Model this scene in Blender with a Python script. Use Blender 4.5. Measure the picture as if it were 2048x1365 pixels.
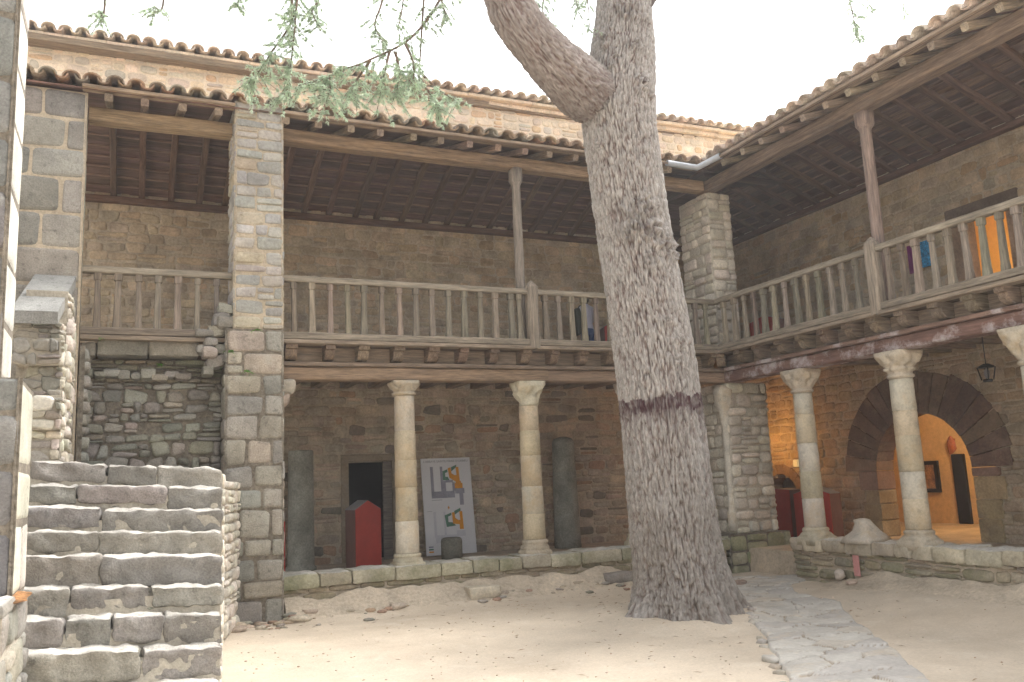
import bpy, math, random
from mathutils import Vector, noise
random.seed(7)
R = random.uniform
VEIL = 0.0018  # density of the volume standing in for lens glare
S = 1.3                       # layout units to metres
SC = bpy.context.scene
for o in list(bpy.data.objects): bpy.data.objects.remove(o)
C = SC.collection

# ------------------------------------------------------------------ camera
cam_d = bpy.data.cameras.new('camera'); cam = bpy.data.objects.new('camera', cam_d); C.objects.link(cam)
cam_d.sensor_width = 36; cam_d.lens = 1704.8 / 2048 * 36; cam_d.clip_end = 500; cam_d.clip_start = 0.05
PT, RL, YA = (math.radians(a) for a in (9.2927, -2.5429, 24.3995))
fw = Vector((math.sin(YA) * math.cos(PT), math.cos(YA) * math.cos(PT), math.sin(PT)))
r0 = Vector((math.cos(YA), -math.sin(YA), 0)); u0 = r0.cross(fw)
rr = r0 * math.cos(RL) + u0 * math.sin(RL); uu = -r0 * math.sin(RL) + u0 * math.cos(RL)
from mathutils import Matrix
cam.matrix_world = Matrix((rr, uu, -fw)).transposed().to_4x4()
cam.location = (0, 0, 1.6 * S)
SC.camera = cam
# ------------------------------------------------------------------ sky and sun
SUN_EL, SUN_AZ = math.radians(52), math.radians(75)     # azimuth from +Y towards +X
W = bpy.data.worlds.new('World'); SC.world = W; W.use_nodes = True
nt = W.node_tree; nt.nodes.clear()
sky = nt.nodes.new('ShaderNodeTexSky'); sky.sky_type = 'NISHITA'; sky.sun_disc = False
sky.sun_elevation = SUN_EL; sky.sun_rotation = SUN_AZ
sky.air_density = 1.0; sky.dust_density = 5.0; sky.ozone_density = 1.0
bgn = nt.nodes.new('ShaderNodeBackground'); bgn.inputs[1].default_value = 0.15
wo = nt.nodes.new('ShaderNodeOutputWorld')
hs = nt.nodes.new('ShaderNodeHueSaturation'); hs.inputs['Saturation'].default_value = 0.14
nt.links.new(sky.outputs[0], hs.inputs['Color']); nt.links.new(hs.outputs[0], bgn.inputs[0]); nt.links.new(bgn.outputs[0], wo.inputs[0])
sl = bpy.data.lights.new('sun', 'SUN'); sl.energy = 1.3; sl.angle = math.radians(24); sl.color = (1, .975, .95)
so = bpy.data.objects.new('sun', sl); C.objects.link(so)
sd = Vector((math.sin(SUN_AZ) * math.cos(SUN_EL), math.cos(SUN_AZ) * math.cos(SUN_EL), math.sin(SUN_EL)))
so.rotation_euler = sd.to_track_quat('Z', 'Y').to_euler()
SC.view_settings.view_transform = 'Standard'; SC.view_settings.look = 'None'
SC.view_settings.exposure = 1.82; SC.view_settings.gamma = 1.0
SC.render.engine = 'CYCLES'

# ------------------------------------------------------------------ materials
def material(name, col=None, var=.25, vs=2.5, fs=28, bump=.5, bd=.02, stretch=(1, 1, 1), attr='co', rough=.9, spots=None, emit=None, transl=None, metal=0, dark=.55, spot2=None):
    m = bpy.data.materials.new(name); m.use_nodes = True; t = m.node_tree; N = t.nodes; L = t.links
    b = N['Principled BSDF']; b.inputs['Roughness'].default_value = rough; b.inputs['Metallic'].default_value = metal
    b.inputs['Specular IOR Level'].default_value = .25
    if attr == 'gp':
        a = N.new('ShaderNodeAttribute'); a.attribute_name = 'gp'; src = a.outputs['Vector']
    else:
        src = N.new('ShaderNodeTexCoord').outputs['Object']
    mp = N.new('ShaderNodeMapping'); mp.inputs['Scale'].default_value = stretch; L.new(src, mp.inputs[0])
    n1 = N.new('ShaderNodeTexNoise'); n1.inputs['Scale'].default_value = vs; n1.inputs['Detail'].default_value = 5; n1.inputs['Roughness'].default_value = .6
    n2 = N.new('ShaderNodeTexNoise'); n2.inputs['Scale'].default_value = fs; n2.inputs['Detail'].default_value = 6; n2.inputs['Roughness'].default_value = .65
    L.new(mp.outputs[0], n1.inputs[0]); L.new(mp.outputs[0], n2.inputs[0])
    if col is None:
        ca = N.new('ShaderNodeAttribute'); ca.attribute_name = 'Col'; base = ca.outputs['Color']
    else:
        rgb = N.new('ShaderNodeRGB'); rgb.outputs[0].default_value = (*col, 1); base = rgb.outputs[0]
    def mul(c, fac_out, lo, hi):
        mr = N.new('ShaderNodeMapRange'); mr.inputs['From Min'].default_value = .3; mr.inputs['From Max'].default_value = .7
        mr.inputs['To Min'].default_value = lo; mr.inputs['To Max'].default_value = hi; L.new(fac_out, mr.inputs[0])
        mx = N.new('ShaderNodeMix'); mx.data_type = 'RGBA'; mx.blend_type = 'MULTIPLY'; mx.inputs[0].default_value = 1
        L.new(c, mx.inputs[6]); L.new(mr.outputs[0], mx.inputs[7]); return mx.outputs[2]
    c = mul(base, n1.outputs[0], 1 - var, 1 + var)
    c = mul(c, n2.outputs[0], 1 - var * .9, 1 + var * .9)
    k = 0
    for sp in (spots, spot2):
        k += 1
        if not sp: continue
        sc_, scale_, lo_, hi_, amt_ = sp
        n3 = N.new('ShaderNodeTexNoise'); n3.inputs['Scale'].default_value = scale_; n3.inputs['Detail'].default_value = 8; n3.inputs['Roughness'].default_value = .7
        mp2 = N.new('ShaderNodeMapping'); mp2.inputs['Location'].default_value = (k * 7.3, k * 3.1, 1.7 * k); L.new(src, mp2.inputs[0]); L.new(mp2.outputs[0], n3.inputs[0])
        mr = N.new('ShaderNodeMapRange'); mr.inputs['From Min'].default_value = lo_; mr.inputs['From Max'].default_value = hi_; mr.inputs['To Max'].default_value = amt_
        L.new(n3.outputs[0], mr.inputs[0])
        mx = N.new('ShaderNodeMix'); mx.data_type = 'RGBA'; L.new(mr.outputs[0], mx.inputs[0]); L.new(c, mx.inputs[6]); mx.inputs[7].default_value = (*sc_, 1); c = mx.outputs[2]
    L.new(c, b.inputs['Base Color'])
    if bump:
        bp = N.new('ShaderNodeBump'); bp.inputs['Strength'].default_value = bump; bp.inputs['Distance'].default_value = bd
        ad = N.new('ShaderNodeMath'); ad.operation = 'ADD'; L.new(n2.outputs[0], ad.inputs[0]); L.new(n1.outputs[0], ad.inputs[1])
        L.new(ad.outputs[0], bp.inputs['Height']); L.new(bp.outputs[0], b.inputs['Normal'])
    if emit:
        b.inputs['Emission Color'].default_value = (*emit[:3], 1); b.inputs['Emission Strength'].default_value = emit[3]
    if transl:
        tr = N.new('ShaderNodeBsdfTranslucent'); tr.inputs[0].default_value = (*transl, 1)
        ms = N.new('ShaderNodeMixShader'); ms.inputs[0].default_value = .45
        L.new(b.outputs[0], ms.inputs[1]); L.new(tr.outputs[0], ms.inputs[2]); L.new(ms.outputs[0], N['Material Output'].inputs[0])
    return m

M = {}
M['stone'] = material('worn_stone', None, .22, 3, 34, .7, .018, spots=((.33, .31, .26), 5, .52, .7, .5), spot2=((.07, .065, .055), 9, .6, .75, .45))
M['stone_dark'] = material('shade_stone', None, .25, 3, 30, .8, .02, spots=((.10, .085, .065), 2.2, .5, .7, .5), spot2=((.48, .41, .32), 1.3, .52, .7, .5))
M['basalt'] = material('grey_rough_stone', None, .25, 3, 60, 1.0, .014, spots=((.42, .41, .36), 4, .55, .72, .45), spot2=((.05, .05, .045), 14, .56, .7, .55))
M['mossy'] = material('mossy_stone', None, .25, 3, 34, .7, .02, spots=((.13, .145, .06), 2.2, .45, .65, .6), spot2=((.33, .31, .26), 7, .56, .7, .5))
M['mortar'] = material('lime_mortar', (.45, .38, .285), .25, 3, 30, .8, .02)
M['mortar_dark'] = material('earth_mortar', (.19, .165, .13), .35, 3, 24, 1, .03)
M['mortar_ch'] = material('sandy_mortar', (.68, .58, .45), .15, 3, 30, .6, .015)
M['stone_ch'] = material('sunny_rubble', None, .2, 3, 34, .6, .015)
M['mortar_pale'] = material('pale_mortar', (.42, .38, .31), .22, 3, 30, .8, .02)
M['column'] = material('column_limestone', None, .18, 4, 40, .7, .012, spots=((.48, .35, .20), 2.6, .5, .66, .6), spot2=((.20, .19, .16), 7, .54, .72, .6))
M['shaft_grey'] = material('grey_shaft', (.25, .245, .205), .3, 3, 40, .6, .012, spots=((.08, .07, .06), 3, .5, .7, .5))
M['wood'] = material('weathered_wood', None, .38, 1, 3, .75, .006, stretch=(2.2, 26, 26), attr='gp', rough=.85)
M['wood_paint'] = material('peeling_beam', None, .3, 1, 3, .6, .008, stretch=(2.2, 20, 20), attr='gp', rough=.85, spots=((.50, .45, .45), 2.6, .5, .62, .8))
M['bark'] = None
M['tile'] = material('clay_tile', None, .3, 5, 40, .5, .01, spots=((.42, .38, .32), 7, .5, .68, .6))
M['sand'] = material('sand', (.55, .465, .36), .12, 1.3, 45, .5, .012, spots=((.40, .32, .23), .8, .48, .72, .45), spot2=((.68, .62, .52), 4, .55, .75, .5))
M['slab'] = material('path_slab', None, .14, 3, 30, .6, .012, spots=((.55, .45, .32), 4, .55, .7, .6))
M['earth'] = material('earth_bank', (.50, .42, .32), .22, 2.5, 26, .9, .03)
M['plaster'] = material('orange_plaster', (.66, .47, .25), .14, 1.2, 14, .3, .01, spots=((.30, .20, .11), 1.3, .56, .75, .6))
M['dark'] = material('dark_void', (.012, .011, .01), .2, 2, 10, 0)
M['red'] = material('red_paint', (.30, .032, .02), .10, 2, 12, .1, .003, rough=.5)
M['redside'] = material('red_box_side', (.15, .075, .06), .10, 2, 12, .1, .003, rough=.5)
M['greytop'] = material('grey_panel', (.23, .23, .24), .10, 2, 12, .1, .003, rough=.4)
M['sign'] = material('sign_board', (.60, .60, .62), .03, 1, 5, 0, rough=.4)
M['ink'] = material('sign_ink', (.17, .18, .20), .02, 1, 5, 0)
M['plangrey'] = material('plan_grey', (.27, .27, .32), .15, 8, 40, 0)
M['plangreen'] = material('plan_green', (.10, .20, .15), .15, 8, 40, 0)
M['planorange'] = material('plan_orange', (.62, .27, .03), .1, 8, 40, 0)
M['planpale'] = material('plan_pale', (.50, .50, .54), .05, 8, 40, 0)
M['zinc'] = material('zinc', (.42, .44, .47), .1, 3, 20, .1, .003, rough=.6)
M['iron'] = material('black_iron', (.02, .02, .022), .2, 3, 30, .2, .003, rough=.5)
M['needle'] = material('cedar_needles', (.42, .52, .38), .3, 3, 20, 0, transl=(.66, .76, .60), rough=.7)
M['twig'] = material('twig_bark', (.14, .10, .075), .3, 5, 40, .3, .004)
M['fern'] = material('fern_leaf', (.09, .22, .035), .3, 4, 20, 0, transl=(.12, .3, .04))
M['cloth_blue'] = material('blue_print', (.03, .22, .42), .8, 22, 60, 0)
M['cloth_purple'] = material('purple_print', (.16, .02, .12), .3, 10, 60, 0)
M['skin'] = material('skin', (.48, .26, .18), .08, 4, 20, .1, .002, rough=.6)
M['hair'] = material('dark_hair', (.03, .022, .018), .3, 20, 80, .3, .004)
M['shirt'] = material('pale_shirt', (.42, .42, .50), .1, 6, 30, .3, .006)
M['jeans'] = material('blue_jeans', (.02, .05, .14), .2, 8, 50, .3, .004)
M['bag'] = material('dark_bag', (.035, .04, .03), .2, 8, 50, .3, .004)
M['yellowroom'] = material('ochre_plaster', (.72, .45, .16), .08, 1.5, 14, .2, .01)
M['frameblack'] = material('black_frame', (.015, .014, .013), .2, 5, 30, .1, .003, rough=.5)
M['picture'] = material('old_picture', (.35, .20, .09), .5, 9, 30, 0)
M['lampglow'] = material('lamp_lens', (.5, .42, .22), .05, 5, 30, 0, emit=(1, .7, .3, .12))
M['plastic_blk'] = material('black_case', (.02, .02, .02), .1, 5, 30, 0, rough=.5)
M['litter'] = material('leaf_litter', (.30, .15, .06), .5, 9, 40, .8, .02)
M['pebble'] = material('rubble_bits', None, .3, 6, 40, .6, .01)

def bark_material():
    m = bpy.data.materials.new('cedar_bark'); m.use_nodes = True; t = m.node_tree; N = t.nodes; L = t.links
    b = N['Principled BSDF']; b.inputs['Roughness'].default_value = .92; b.inputs['Specular IOR Level'].default_value = .2
    ca = N.new('ShaderNodeAttribute'); ca.attribute_name = 'Col'
    gp = N.new('ShaderNodeAttribute'); gp.attribute_name = 'gp'
    mp = N.new('ShaderNodeMapping'); mp.inputs['Scale'].default_value = (60, 60, 16); L.new(gp.outputs['Vector'], mp.inputs[0])
    n = N.new('ShaderNodeTexNoise'); n.inputs['Scale'].default_value = 1; n.inputs['Detail'].default_value = 8; n.inputs['Roughness'].default_value = .7; L.new(mp.outputs[0], n.inputs[0])
    mr = N.new('ShaderNodeMapRange'); mr.inputs['From Min'].default_value = .3; mr.inputs['From Max'].default_value = .7; mr.inputs['To Min'].default_value = .72; mr.inputs['To Max'].default_value = 1.25; L.new(n.outputs[0], mr.inputs[0])
    mx = N.new('ShaderNodeMix'); mx.data_type = 'RGBA'; mx.blend_type = 'MULTIPLY'; mx.inputs[0].default_value = 1
    L.new(ca.outputs['Color'], mx.inputs[6]); L.new(mr.outputs[0], mx.inputs[7]); L.new(mx.outputs[2], b.inputs['Base Color'])
    bp = N.new('ShaderNodeBump'); bp.inputs['Strength'].default_value = .9; bp.inputs['Distance'].default_value = .02; L.new(n.outputs[0], bp.inputs['Height']); L.new(bp.outputs[0], b.inputs['Normal'])
    return m
M['bark'] = bark_material()

# ------------------------------------------------------------------ mesh builder
V3 = Vector
class MB:
    def __init__(s): s.v = []; s.f = []; s.c = []; s.g = []; s.mi = []; s.sm = []
    def vert(s, p, c=(.5, .5, .5), g=None):
        s.v.append(tuple(p)); s.c.append(c); s.g.append(tuple(g) if g is not None else tuple(p)); return len(s.v) - 1
    def face(s, idx, mi=0, sm=False): s.f.append(tuple(idx)); s.mi.append(mi); s.sm.append(sm)
    def build(s, name, mats, parent=None, **tags):
        me = bpy.data.meshes.new(name); me.from_pydata(s.v, [], s.f)
        if not isinstance(mats, (list, tuple)): mats = [mats]
        for m in mats: me.materials.append(M[m] if isinstance(m, str) else m)
        me.polygons.foreach_set('material_index', s.mi); me.polygons.foreach_set('use_smooth', s.sm)
        a = me.attributes.new('Col', 'FLOAT_COLOR', 'POINT'); a.data.foreach_set('color', [x for c in s.c for x in (*c, 1)])
        a = me.attributes.new('gp', 'FLOAT_VECTOR', 'POINT'); a.data.foreach_set('vector', [x for g in s.g for x in g])
        me.update(); me.validate()
        o = bpy.data.objects.new(name, me); C.objects.link(o)
        if parent is not None:
            o.parent = parent
            if parent.type == 'EMPTY': o.location = -parent.location
        for k, v in tags.items(): o[k] = v
        return o

def thing(name, label, cat, loc=(0, 0, 0), group=None):
    o = bpy.data.objects.new(name, None); C.objects.link(o); o.location = loc; o.empty_display_size = .2
    o['label'] = label; o['category'] = cat
    if group: o['group'] = group
    return o

def wd(c): return c
def jc(c, a=.1):
    k = 1 + R(-a, a); return tuple(max(.005, x * k * (1 + R(-a * .25, a * .25))) for x in c)

def bar(mb, a, b, w, h, up=(0, 0, 1), col=(.3, .25, .2), ch=.12, wob=.0, seg=None, mi=0, prof=None, cap=True):
    """oriented chamfered bar from a to b; w across, h along up; prof(t)->(sw,sh) scales"""
    a = V3(a); b = V3(b); d = b - a; ln = d.length; d = d / ln; up = V3(up); side = d.cross(up).normalized(); up = side.cross(d).normalized()
    seg = seg or max(1, int(ln / .35)); off = V3((R(0, 50), R(0, 50), R(0, 50)))
    cw, chh = w * .5, h * .5; q = min(w, h) * ch
    ring = [(-cw + q, -chh), (cw - q, -chh), (cw, -chh + q), (cw, chh - q), (cw - q, chh), (-cw + q, chh), (-cw, chh - q), (-cw, -chh + q)]
    prev = None
    ts = [i / seg for i in range(seg + 1)] if not isinstance(prof, list) else [p[0] for p in prof]
    ids = []
    for t in ts:
        if prof is None: sw = sh = 1
        elif isinstance(prof, list): sw, sh = [p[1:] for p in prof if p[0] == t][0]
        else: sw, sh = prof(t)
        ww = V3((noise.noise(off + V3((t * ln * 1.3, 0, 0))), noise.noise(off + V3((0, t * ln * 1.3, 5))), 0)) * wob
        o = a + d * (t * ln) + side * ww.x + up * ww.y
        r = [mb.vert(o + side * x * sw + up * y * sh, col, (off.x + t * ln, off.y + x, off.z + y)) for x, y in ring]
        if prev:
            for i in range(8): mb.face((prev[i], prev[(i + 1) % 8], r[(i + 1) % 8], r[i]), mi)
        else: ids.append(r)
        prev = r
    if cap: mb.face(ids[0][::-1], mi); mb.face(prev, mi)

def box(mb, x0, x1, y0, y1, z0, z1, col=(.4, .35, .3), mi=0, jit=0, bev=0.012):
    c = [(x0, y0, z0), (x1, y0, z0), (x1, y1, z0), (x0, y1, z0), (x0, y0, z1), (x1, y0, z1), (x1, y1, z1), (x0, y1, z1)]
    if bev <= 0:
        i = [mb.vert(tuple(q + R(-jit, jit) for q in p), col) for p in c]
        for f in ((3, 2, 1, 0), (4, 5, 6, 7), (0, 1, 5, 4), (1, 2, 6, 5), (2, 3, 7, 6), (3, 0, 4, 7)): mb.face([i[k] for k in f], mi)
    else:
        bar(mb, (x0 + bev * .0, (y0 + y1) / 2, (z0 + z1) / 2), (x1, (y0 + y1) / 2, (z0 + z1) / 2), y1 - y0, z1 - z0, col=col, ch=min(.45, bev / min(y1 - y0, z1 - z0)), seg=1, mi=mi)

def rock(mb, ctr, size, col, n=10, m=6, rough=.14, sq=.55, mi=0, seed=None, cuts=6, top=None):
    """blocky rounded stone (superellipsoid with noise)"""
    ctr = V3(ctr); sd_ = V3((R(0, 99), R(0, 99), R(0, 99)))
    def sp(a, e): return math.copysign(abs(a) ** e, a)
    pls = []
    for _ in range(cuts):
        nn_ = V3((R(-1, 1), R(-1, 1), R(-1, 1))).normalized(); pls.append((nn_, (abs(nn_.x) + abs(nn_.y) + abs(nn_.z)) * (R(.74, .96) if sq < .4 else R(.62, .85)) if sq < .6 else R(.72, .95)))
    rows = []
    for j in range(m + 1):
        ph = -math.pi / 2 + math.pi * j / m; row = []
        for i in range(n):
            th = 2 * math.pi * (i + .5) / n
            p = V3((sp(math.cos(ph), sq) * sp(math.cos(th), sq), sp(math.cos(ph), sq) * sp(math.sin(th), sq), sp(math.sin(ph), sq)))
            p *= 1 + rough * noise.noise(sd_ + p * 1.4) * 1.5
            for nn_, dd_ in pls:
                e_ = p.dot(nn_) - dd_
                if e_ > 0: p -= nn_ * e_
            p *= 1 + rough * .35 * noise.noise(sd_ + p * 5)
            row.append(mb.vert(ctr + V3((p.x * size[0] / 2, p.y * size[1] / 2, p.z * size[2] / 2)), top if (top and p.z > .86) else col))
            if j in (0, m): pass
        rows.append(row)
    for j in range(m):
        for i in range(n): mb.face((rows[j][i], rows[j][(i + 1) % n], rows[j + 1][(i + 1) % n], rows[j + 1][i]), mi, True)
    mb.face(rows[0][::-1], mi); mb.face(rows[m], mi)

def block(mb, ctr, size, col, r=.025, amp=.010, res=.035, mi=0, top=None, tilt=(0, 0)):
    """worn dressed block: rounded box on a fine grid, edges chipped by noise"""
    ctr = V3(ctr); h = [q / 2 for q in size]; sd_ = V3((R(0, 99), R(0, 99), R(0, 99))); r = min(r, min(h) * .8)
    for ax in range(3):
        u, v = (ax + 1) % 3, (ax + 2) % 3
        nu, nv = max(2, min(40, int(size[u] / res))), max(2, min(40, int(size[v] / res)))
        for sg in (-1, 1):
            ids = []
            for j in range(nv + 1):
                row = []
                for i in range(nu + 1):
                    p = [0, 0, 0]; p[ax] = sg * h[ax]; p[u] = -h[u] + size[u] * i / nu; p[v] = -h[v] + size[v] * j / nv
                    P = V3(p); rl = r * (1 + .9 * noise.noise(sd_ + P * 6)); rl = max(.004, min(rl, min(h) * .9))
                    Q = V3([max(-h[k] + rl, min(h[k] - rl, p[k])) for k in range(3)]); D = P - Q
                    if D.length > 1e-6: D.normalize()
                    P2 = Q + D * rl + D * (amp * noise.noise(sd_ + P * 7) * 1.4 + amp * .6 * noise.noise(sd_ + P * 19))
                    P2.z += tilt[0] * P2.x + tilt[1] * P2.y
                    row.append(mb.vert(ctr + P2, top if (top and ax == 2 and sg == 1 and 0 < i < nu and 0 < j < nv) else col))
                ids.append(row)
            for j in range(nv):
                for i in range(nu):
                    f = (ids[j][i], ids[j][i + 1], ids[j + 1][i + 1], ids[j + 1][i]); mb.face(f if sg > 0 else f[::-1], mi, True)

def stone(mb, O, U, V, N, u0, u1, v0, v1, col, h=.03, rnd=.5, jit=.1, gap=.008, mi=0, nn=12, shear=0):
    """one facing stone standing proud of the mortar"""
    cu, cv = (u0 + u1) / 2, (v0 + v1) / 2; a, b = (u1 - u0) / 2 - gap, (v1 - v0) / 2 - gap
    if a < .008 or b < .008: return
    e = rnd; flip = U.cross(V).dot(N) < 0; loops = []
    pts = []; m_ = min(a, b)
    per = [i / nn for i in range(nn)]
    for k, t in enumerate(per):
        th = 2 * math.pi * (t + .5 / nn); c, s_ = math.cos(th), math.sin(th)
        x = math.copysign(abs(c) ** e, c) * a; y = math.copysign(abs(s_) ** e, s_) * b
        pts.append((x, y))
    ck = [(R(-1, 1) * jit * m_ * 1.5, R(-1, 1) * jit * m_ * 1.5) for _ in range(4)]
    def sk(x, y):
        s1, t1 = (x / a + 1) / 2, (y / b + 1) / 2; w = ((1 - s1) * (1 - t1), s1 * (1 - t1), s1 * t1, (1 - s1) * t1)
        return (x + sum(w[i] * ck[i][0] for i in range(4)) + R(-.35, .35) * jit * m_, y + sum(w[i] * ck[i][1] for i in range(4)) + R(-.35, .35) * jit * m_)
    pts = [sk(x, y) for x, y in pts]
    sh1, sh2 = min(.5, m_ * .14 / max(a, .001)), 1
    hh = h * R(.6, 1.25); tx, ty = R(-.3, .3) * hh, R(-.3, .3) * hh
    def inset(p, d):
        x, y = p; l = math.hypot(x, y) or 1
        return (x - math.copysign(min(abs(x), d), x) * min(1, abs(x) / a * 1.2), y - math.copysign(min(abs(y), d), y) * min(1, abs(y) / b * 1.2))
    for d, z in ((0, -.012), (m_ * .10, .62), (m_ * .26, .95), (m_ * .62, 1.0)):
        loop = []
        for p in pts:
            q = inset(p, d)
            zz = (z * hh + (tx * q[0] / a + ty * q[1] / b if z > .5 else 0) + (R(-.14, .14) * hh if z > .7 else 0)) if z > 0 else z
            loop.append(mb.vert(O + U * (cu + q[0]) + V * (cv + q[1]) + N * zz, col))
        loops.append(loop)
    ce = mb.vert(O + U * cu + V * cv + N * (hh * R(.95, 1.12)), col)
    for l0, l1 in zip(loops, loops[1:]):
        for i in range(nn):
            f = (l0[i], l0[(i + 1) % nn], l1[(i + 1) % nn], l1[i]); mb.face(f[::-1] if flip else f, mi, True)
    l = loops[-1]
    for i in range(nn):
        f = (l[i], l[(i + 1) % nn], ce); mb.face(f[::-1] if flip else f, mi, True)

def masonry(mb, O, U, V, N, u0, u1, v0, v1, pal, hr=(.1, .16), wr=(.14, .34), h=.03, rnd=.5, jit=.1, gap=.008, holes=(), split=.15, thick=.3, cj=.12, mi=0, mmi=1, pal2=None, back=True, tilt=0.0, skip=0.0):
    O = V3(O); U = V3(U); V = V3(V); N = V3(N).normalized()
    cuts = sorted({v0, v1} | {c for q in holes if not callable(q) for c in (q[2], q[3]) if v0 < c < v1})
    rows = []
    for a, b in zip(cuts, cuts[1:]):
        v = a
        while v < b - 1e-6:
            hh = R(*hr)
            if b - v - hh < hr[0] * .6: hh = b - v
            rows.append((v, v + hh)); v += hh
    for (a, b) in rows:
        mid = (a + b) / 2; iv = [(u0, u1)]
        for q in holes:
            w = q(mid) if callable(q) else ((q[0], q[1]) if q[2] <= mid <= q[3] else None)
            if not w: continue
            nv = []
            for x, y in iv:
                if w[1] <= x or w[0] >= y: nv.append((x, y)); continue
                if w[0] > x: nv.append((x, w[0]))
                if w[1] < y: nv.append((w[1], y))
            iv = nv
        for x, y in iv:
            if back:
                flip = U.cross(V).dot(N) < 0
                P = [O + U * p + V * q + N * n for n in (0, -thick) for p, q in ((x, a), (y, a), (y, b), (x, b))]
                i = [mb.vert(p, (.4, .35, .3)) for p in P]
                for f in ((0, 1, 2, 3), (7, 6, 5, 4), (4, 5, 1, 0), (5, 6, 2, 1), (6, 7, 3, 2), (7, 4, 0, 3)):
                    f = [i[k] for k in f]; mb.face(f[::-1] if flip else f, mmi)
            u = x
            while u < y - 1e-6:
                ww = R(*wr)
                if y - u - ww < wr[0] * .6: ww = y - u
                pl = pal2 if (pal2 and random.random() < .2) else pal
                c = lambda: jc(random.choice(pl), cj)
                if random.random() < skip: u += ww; continue
                if random.random() < split and (b - a) > hr[0]:
                    m = a + (b - a) * R(.35, .65)
                    stone(mb, O, U, V, N, u, u + ww, a, m, c(), h, rnd, jit, gap, mi); stone(mb, O, U, V, N, u, u + ww, m, b, c(), h, rnd, jit, gap, mi)
                else:
                    g = gap
                    stone(mb, O, U, V, N, u, u + ww, a + R(-.006, .006), b + R(-.006, .006), c(), h, rnd, jit, g, mi)
                u += ww

def lathe(mb, ctr, prof, col, n=28, mi=0, wob=0, fn=None, smooth=True, grain=False):
    """prof: list of (r, z, square) ; square 0 round .. 1 square"""
    x0, y0, z0 = ctr; prev = None
    for r, z, sq in prof:
        row = []
        for i in range(n):
            a = 2 * math.pi * (i + .5) / n; c, s_ = math.cos(a), math.sin(a)
            k = 1 / max(abs(c), abs(s_)); rad = r * (1 - sq + sq * k)
            p = V3((rad * c, rad * s_, z))
            if fn: p += fn(a, z, r, sq) * V3((c, s_, 0))
            if wob: p += V3((c, s_, 0)) * wob * noise.noise(V3((x0 * 3 + p.x * 9, y0 + p.y * 9, z * 9)))
            cc = col(z, a) if callable(col) else col
            row.append(mb.vert((x0 + p.x, y0 + p.y, z0 + p.z), cc, (p.z, p.x + x0, p.y + y0) if grain else None))
        if prev:
            for i in range(n): mb.face((prev[i], prev[(i + 1) % n], row[(i + 1) % n], row[i]), mi, smooth)
        else: mb.face(row[::-1], mi)
        prev = row
    mb.face(prev, mi)

def tube(mb, pts, rad, n=6, col=(.2, .15, .1), mi=0):
    prev = None; pts = [V3(p) for p in pts]
    for k, p in enumerate(pts):
        d = (pts[min(k + 1, len(pts) - 1)] - pts[max(k - 1, 0)]).normalized()
        x = d.cross(V3((.3, .2, 1))).normalized(); y = d.cross(x)
        r = rad(k / (len(pts) - 1)) if callable(rad) else rad
        row = [mb.vert(p + (x * math.cos(2 * math.pi * i / n) + y * math.sin(2 * math.pi * i / n)) * r, col) for i in range(n)]
        if prev:
            for i in range(n): mb.face((prev[i], prev[(i + 1) % n], row[(i + 1) % n], row[i]), mi, True)
        prev = row

X_, Y_, Z_ = V3((1, 0, 0)), V3((0, 1, 0)), V3((0, 0, 1))

# palettes (albedo)
P_WALL = [(.47, .375, .26), (.43, .35, .245), (.50, .40, .28), (.42, .35, .26), (.46, .35, .235)]
P_LOW = [(.44, .355, .27), (.48, .39, .29), (.39, .325, .25), (.46, .355, .26), (.37, .32, .25)]
P_PIER = [(.37, .36, .33), (.42, .40, .36), (.32, .31, .29), (.38, .34, .26), (.40, .37, .33)]
P_GREY = [(.27, .255, .22), (.30, .285, .245), (.24, .23, .20), (.32, .285, .235), (.28, .26, .22)]
P_BAS = [(.245, .23, .205), (.275, .258, .228), (.225, .212, .19), (.29, .27, .235)]
P_CH = [(.66, .55, .42), (.70, .58, .44), (.62, .53, .42), (.68, .55, .39), (.60, .50, .39)]
P_CREAM = [(.56, .51, .42), (.51, .46, .38), (.60, .55, .46), (.46, .42, .35)]
WOOD_R = (.27, .225, .165); WOOD_B = (.20, .14, .09); WOOD_D = (.10, .06, .038)

# ------------------------------------------------------------------ ground
def sm(t): t = max(0, min(1, t)); return t * t * (3 - 2 * t)
def gh(x, y):
    h = .10 + .08 * sm((y - 7) / 2.6) + .06 * sm((1.8 - x) / 1.5) * sm((y - 5.5) / 2)
    h += .16 * sm((x - 6.2) / 1.9) * sm((9.0 - y) / 2.2)
    h += .10 * sm((y - 9.45) / .5) * sm((x - 1.4) / .4) * sm((6.6 - x) / 1.0)
    h += .018 * noise.noise(V3((x * 1.1, y * 1.1, 0))) + .010 * noise.noise(V3((x * 4, y * 4, 3))) + .006 * noise.noise(V3((x * 9, y * 9, 5)))
    d = math.hypot(x - 5.3, y - 7.75); h += .07 * sm((1.15 - d) / .6)
    return h
g = MB(); xs = []; x = -4
xs = [-60, -30, -15, -8] + [-4 + .06 * i for i in range(235)] + [12, 16, 30, 60]
ys = [-60, -30, -12, -4, 0, 2] + [3 + .06 * i for i in range(127)] + [11.5, 14, 20, 40, 60]
idx = [[g.vert((x, y, gh(x, y))) for x in xs] for y in ys]
for j in range(len(ys) - 1):
    for i in range(len(xs) - 1): g.face((idx[j][i], idx[j][i + 1], idx[j + 1][i + 1], idx[j + 1][i]), 0, True)
g.build('ground', 'sand', kind='structure')

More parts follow.
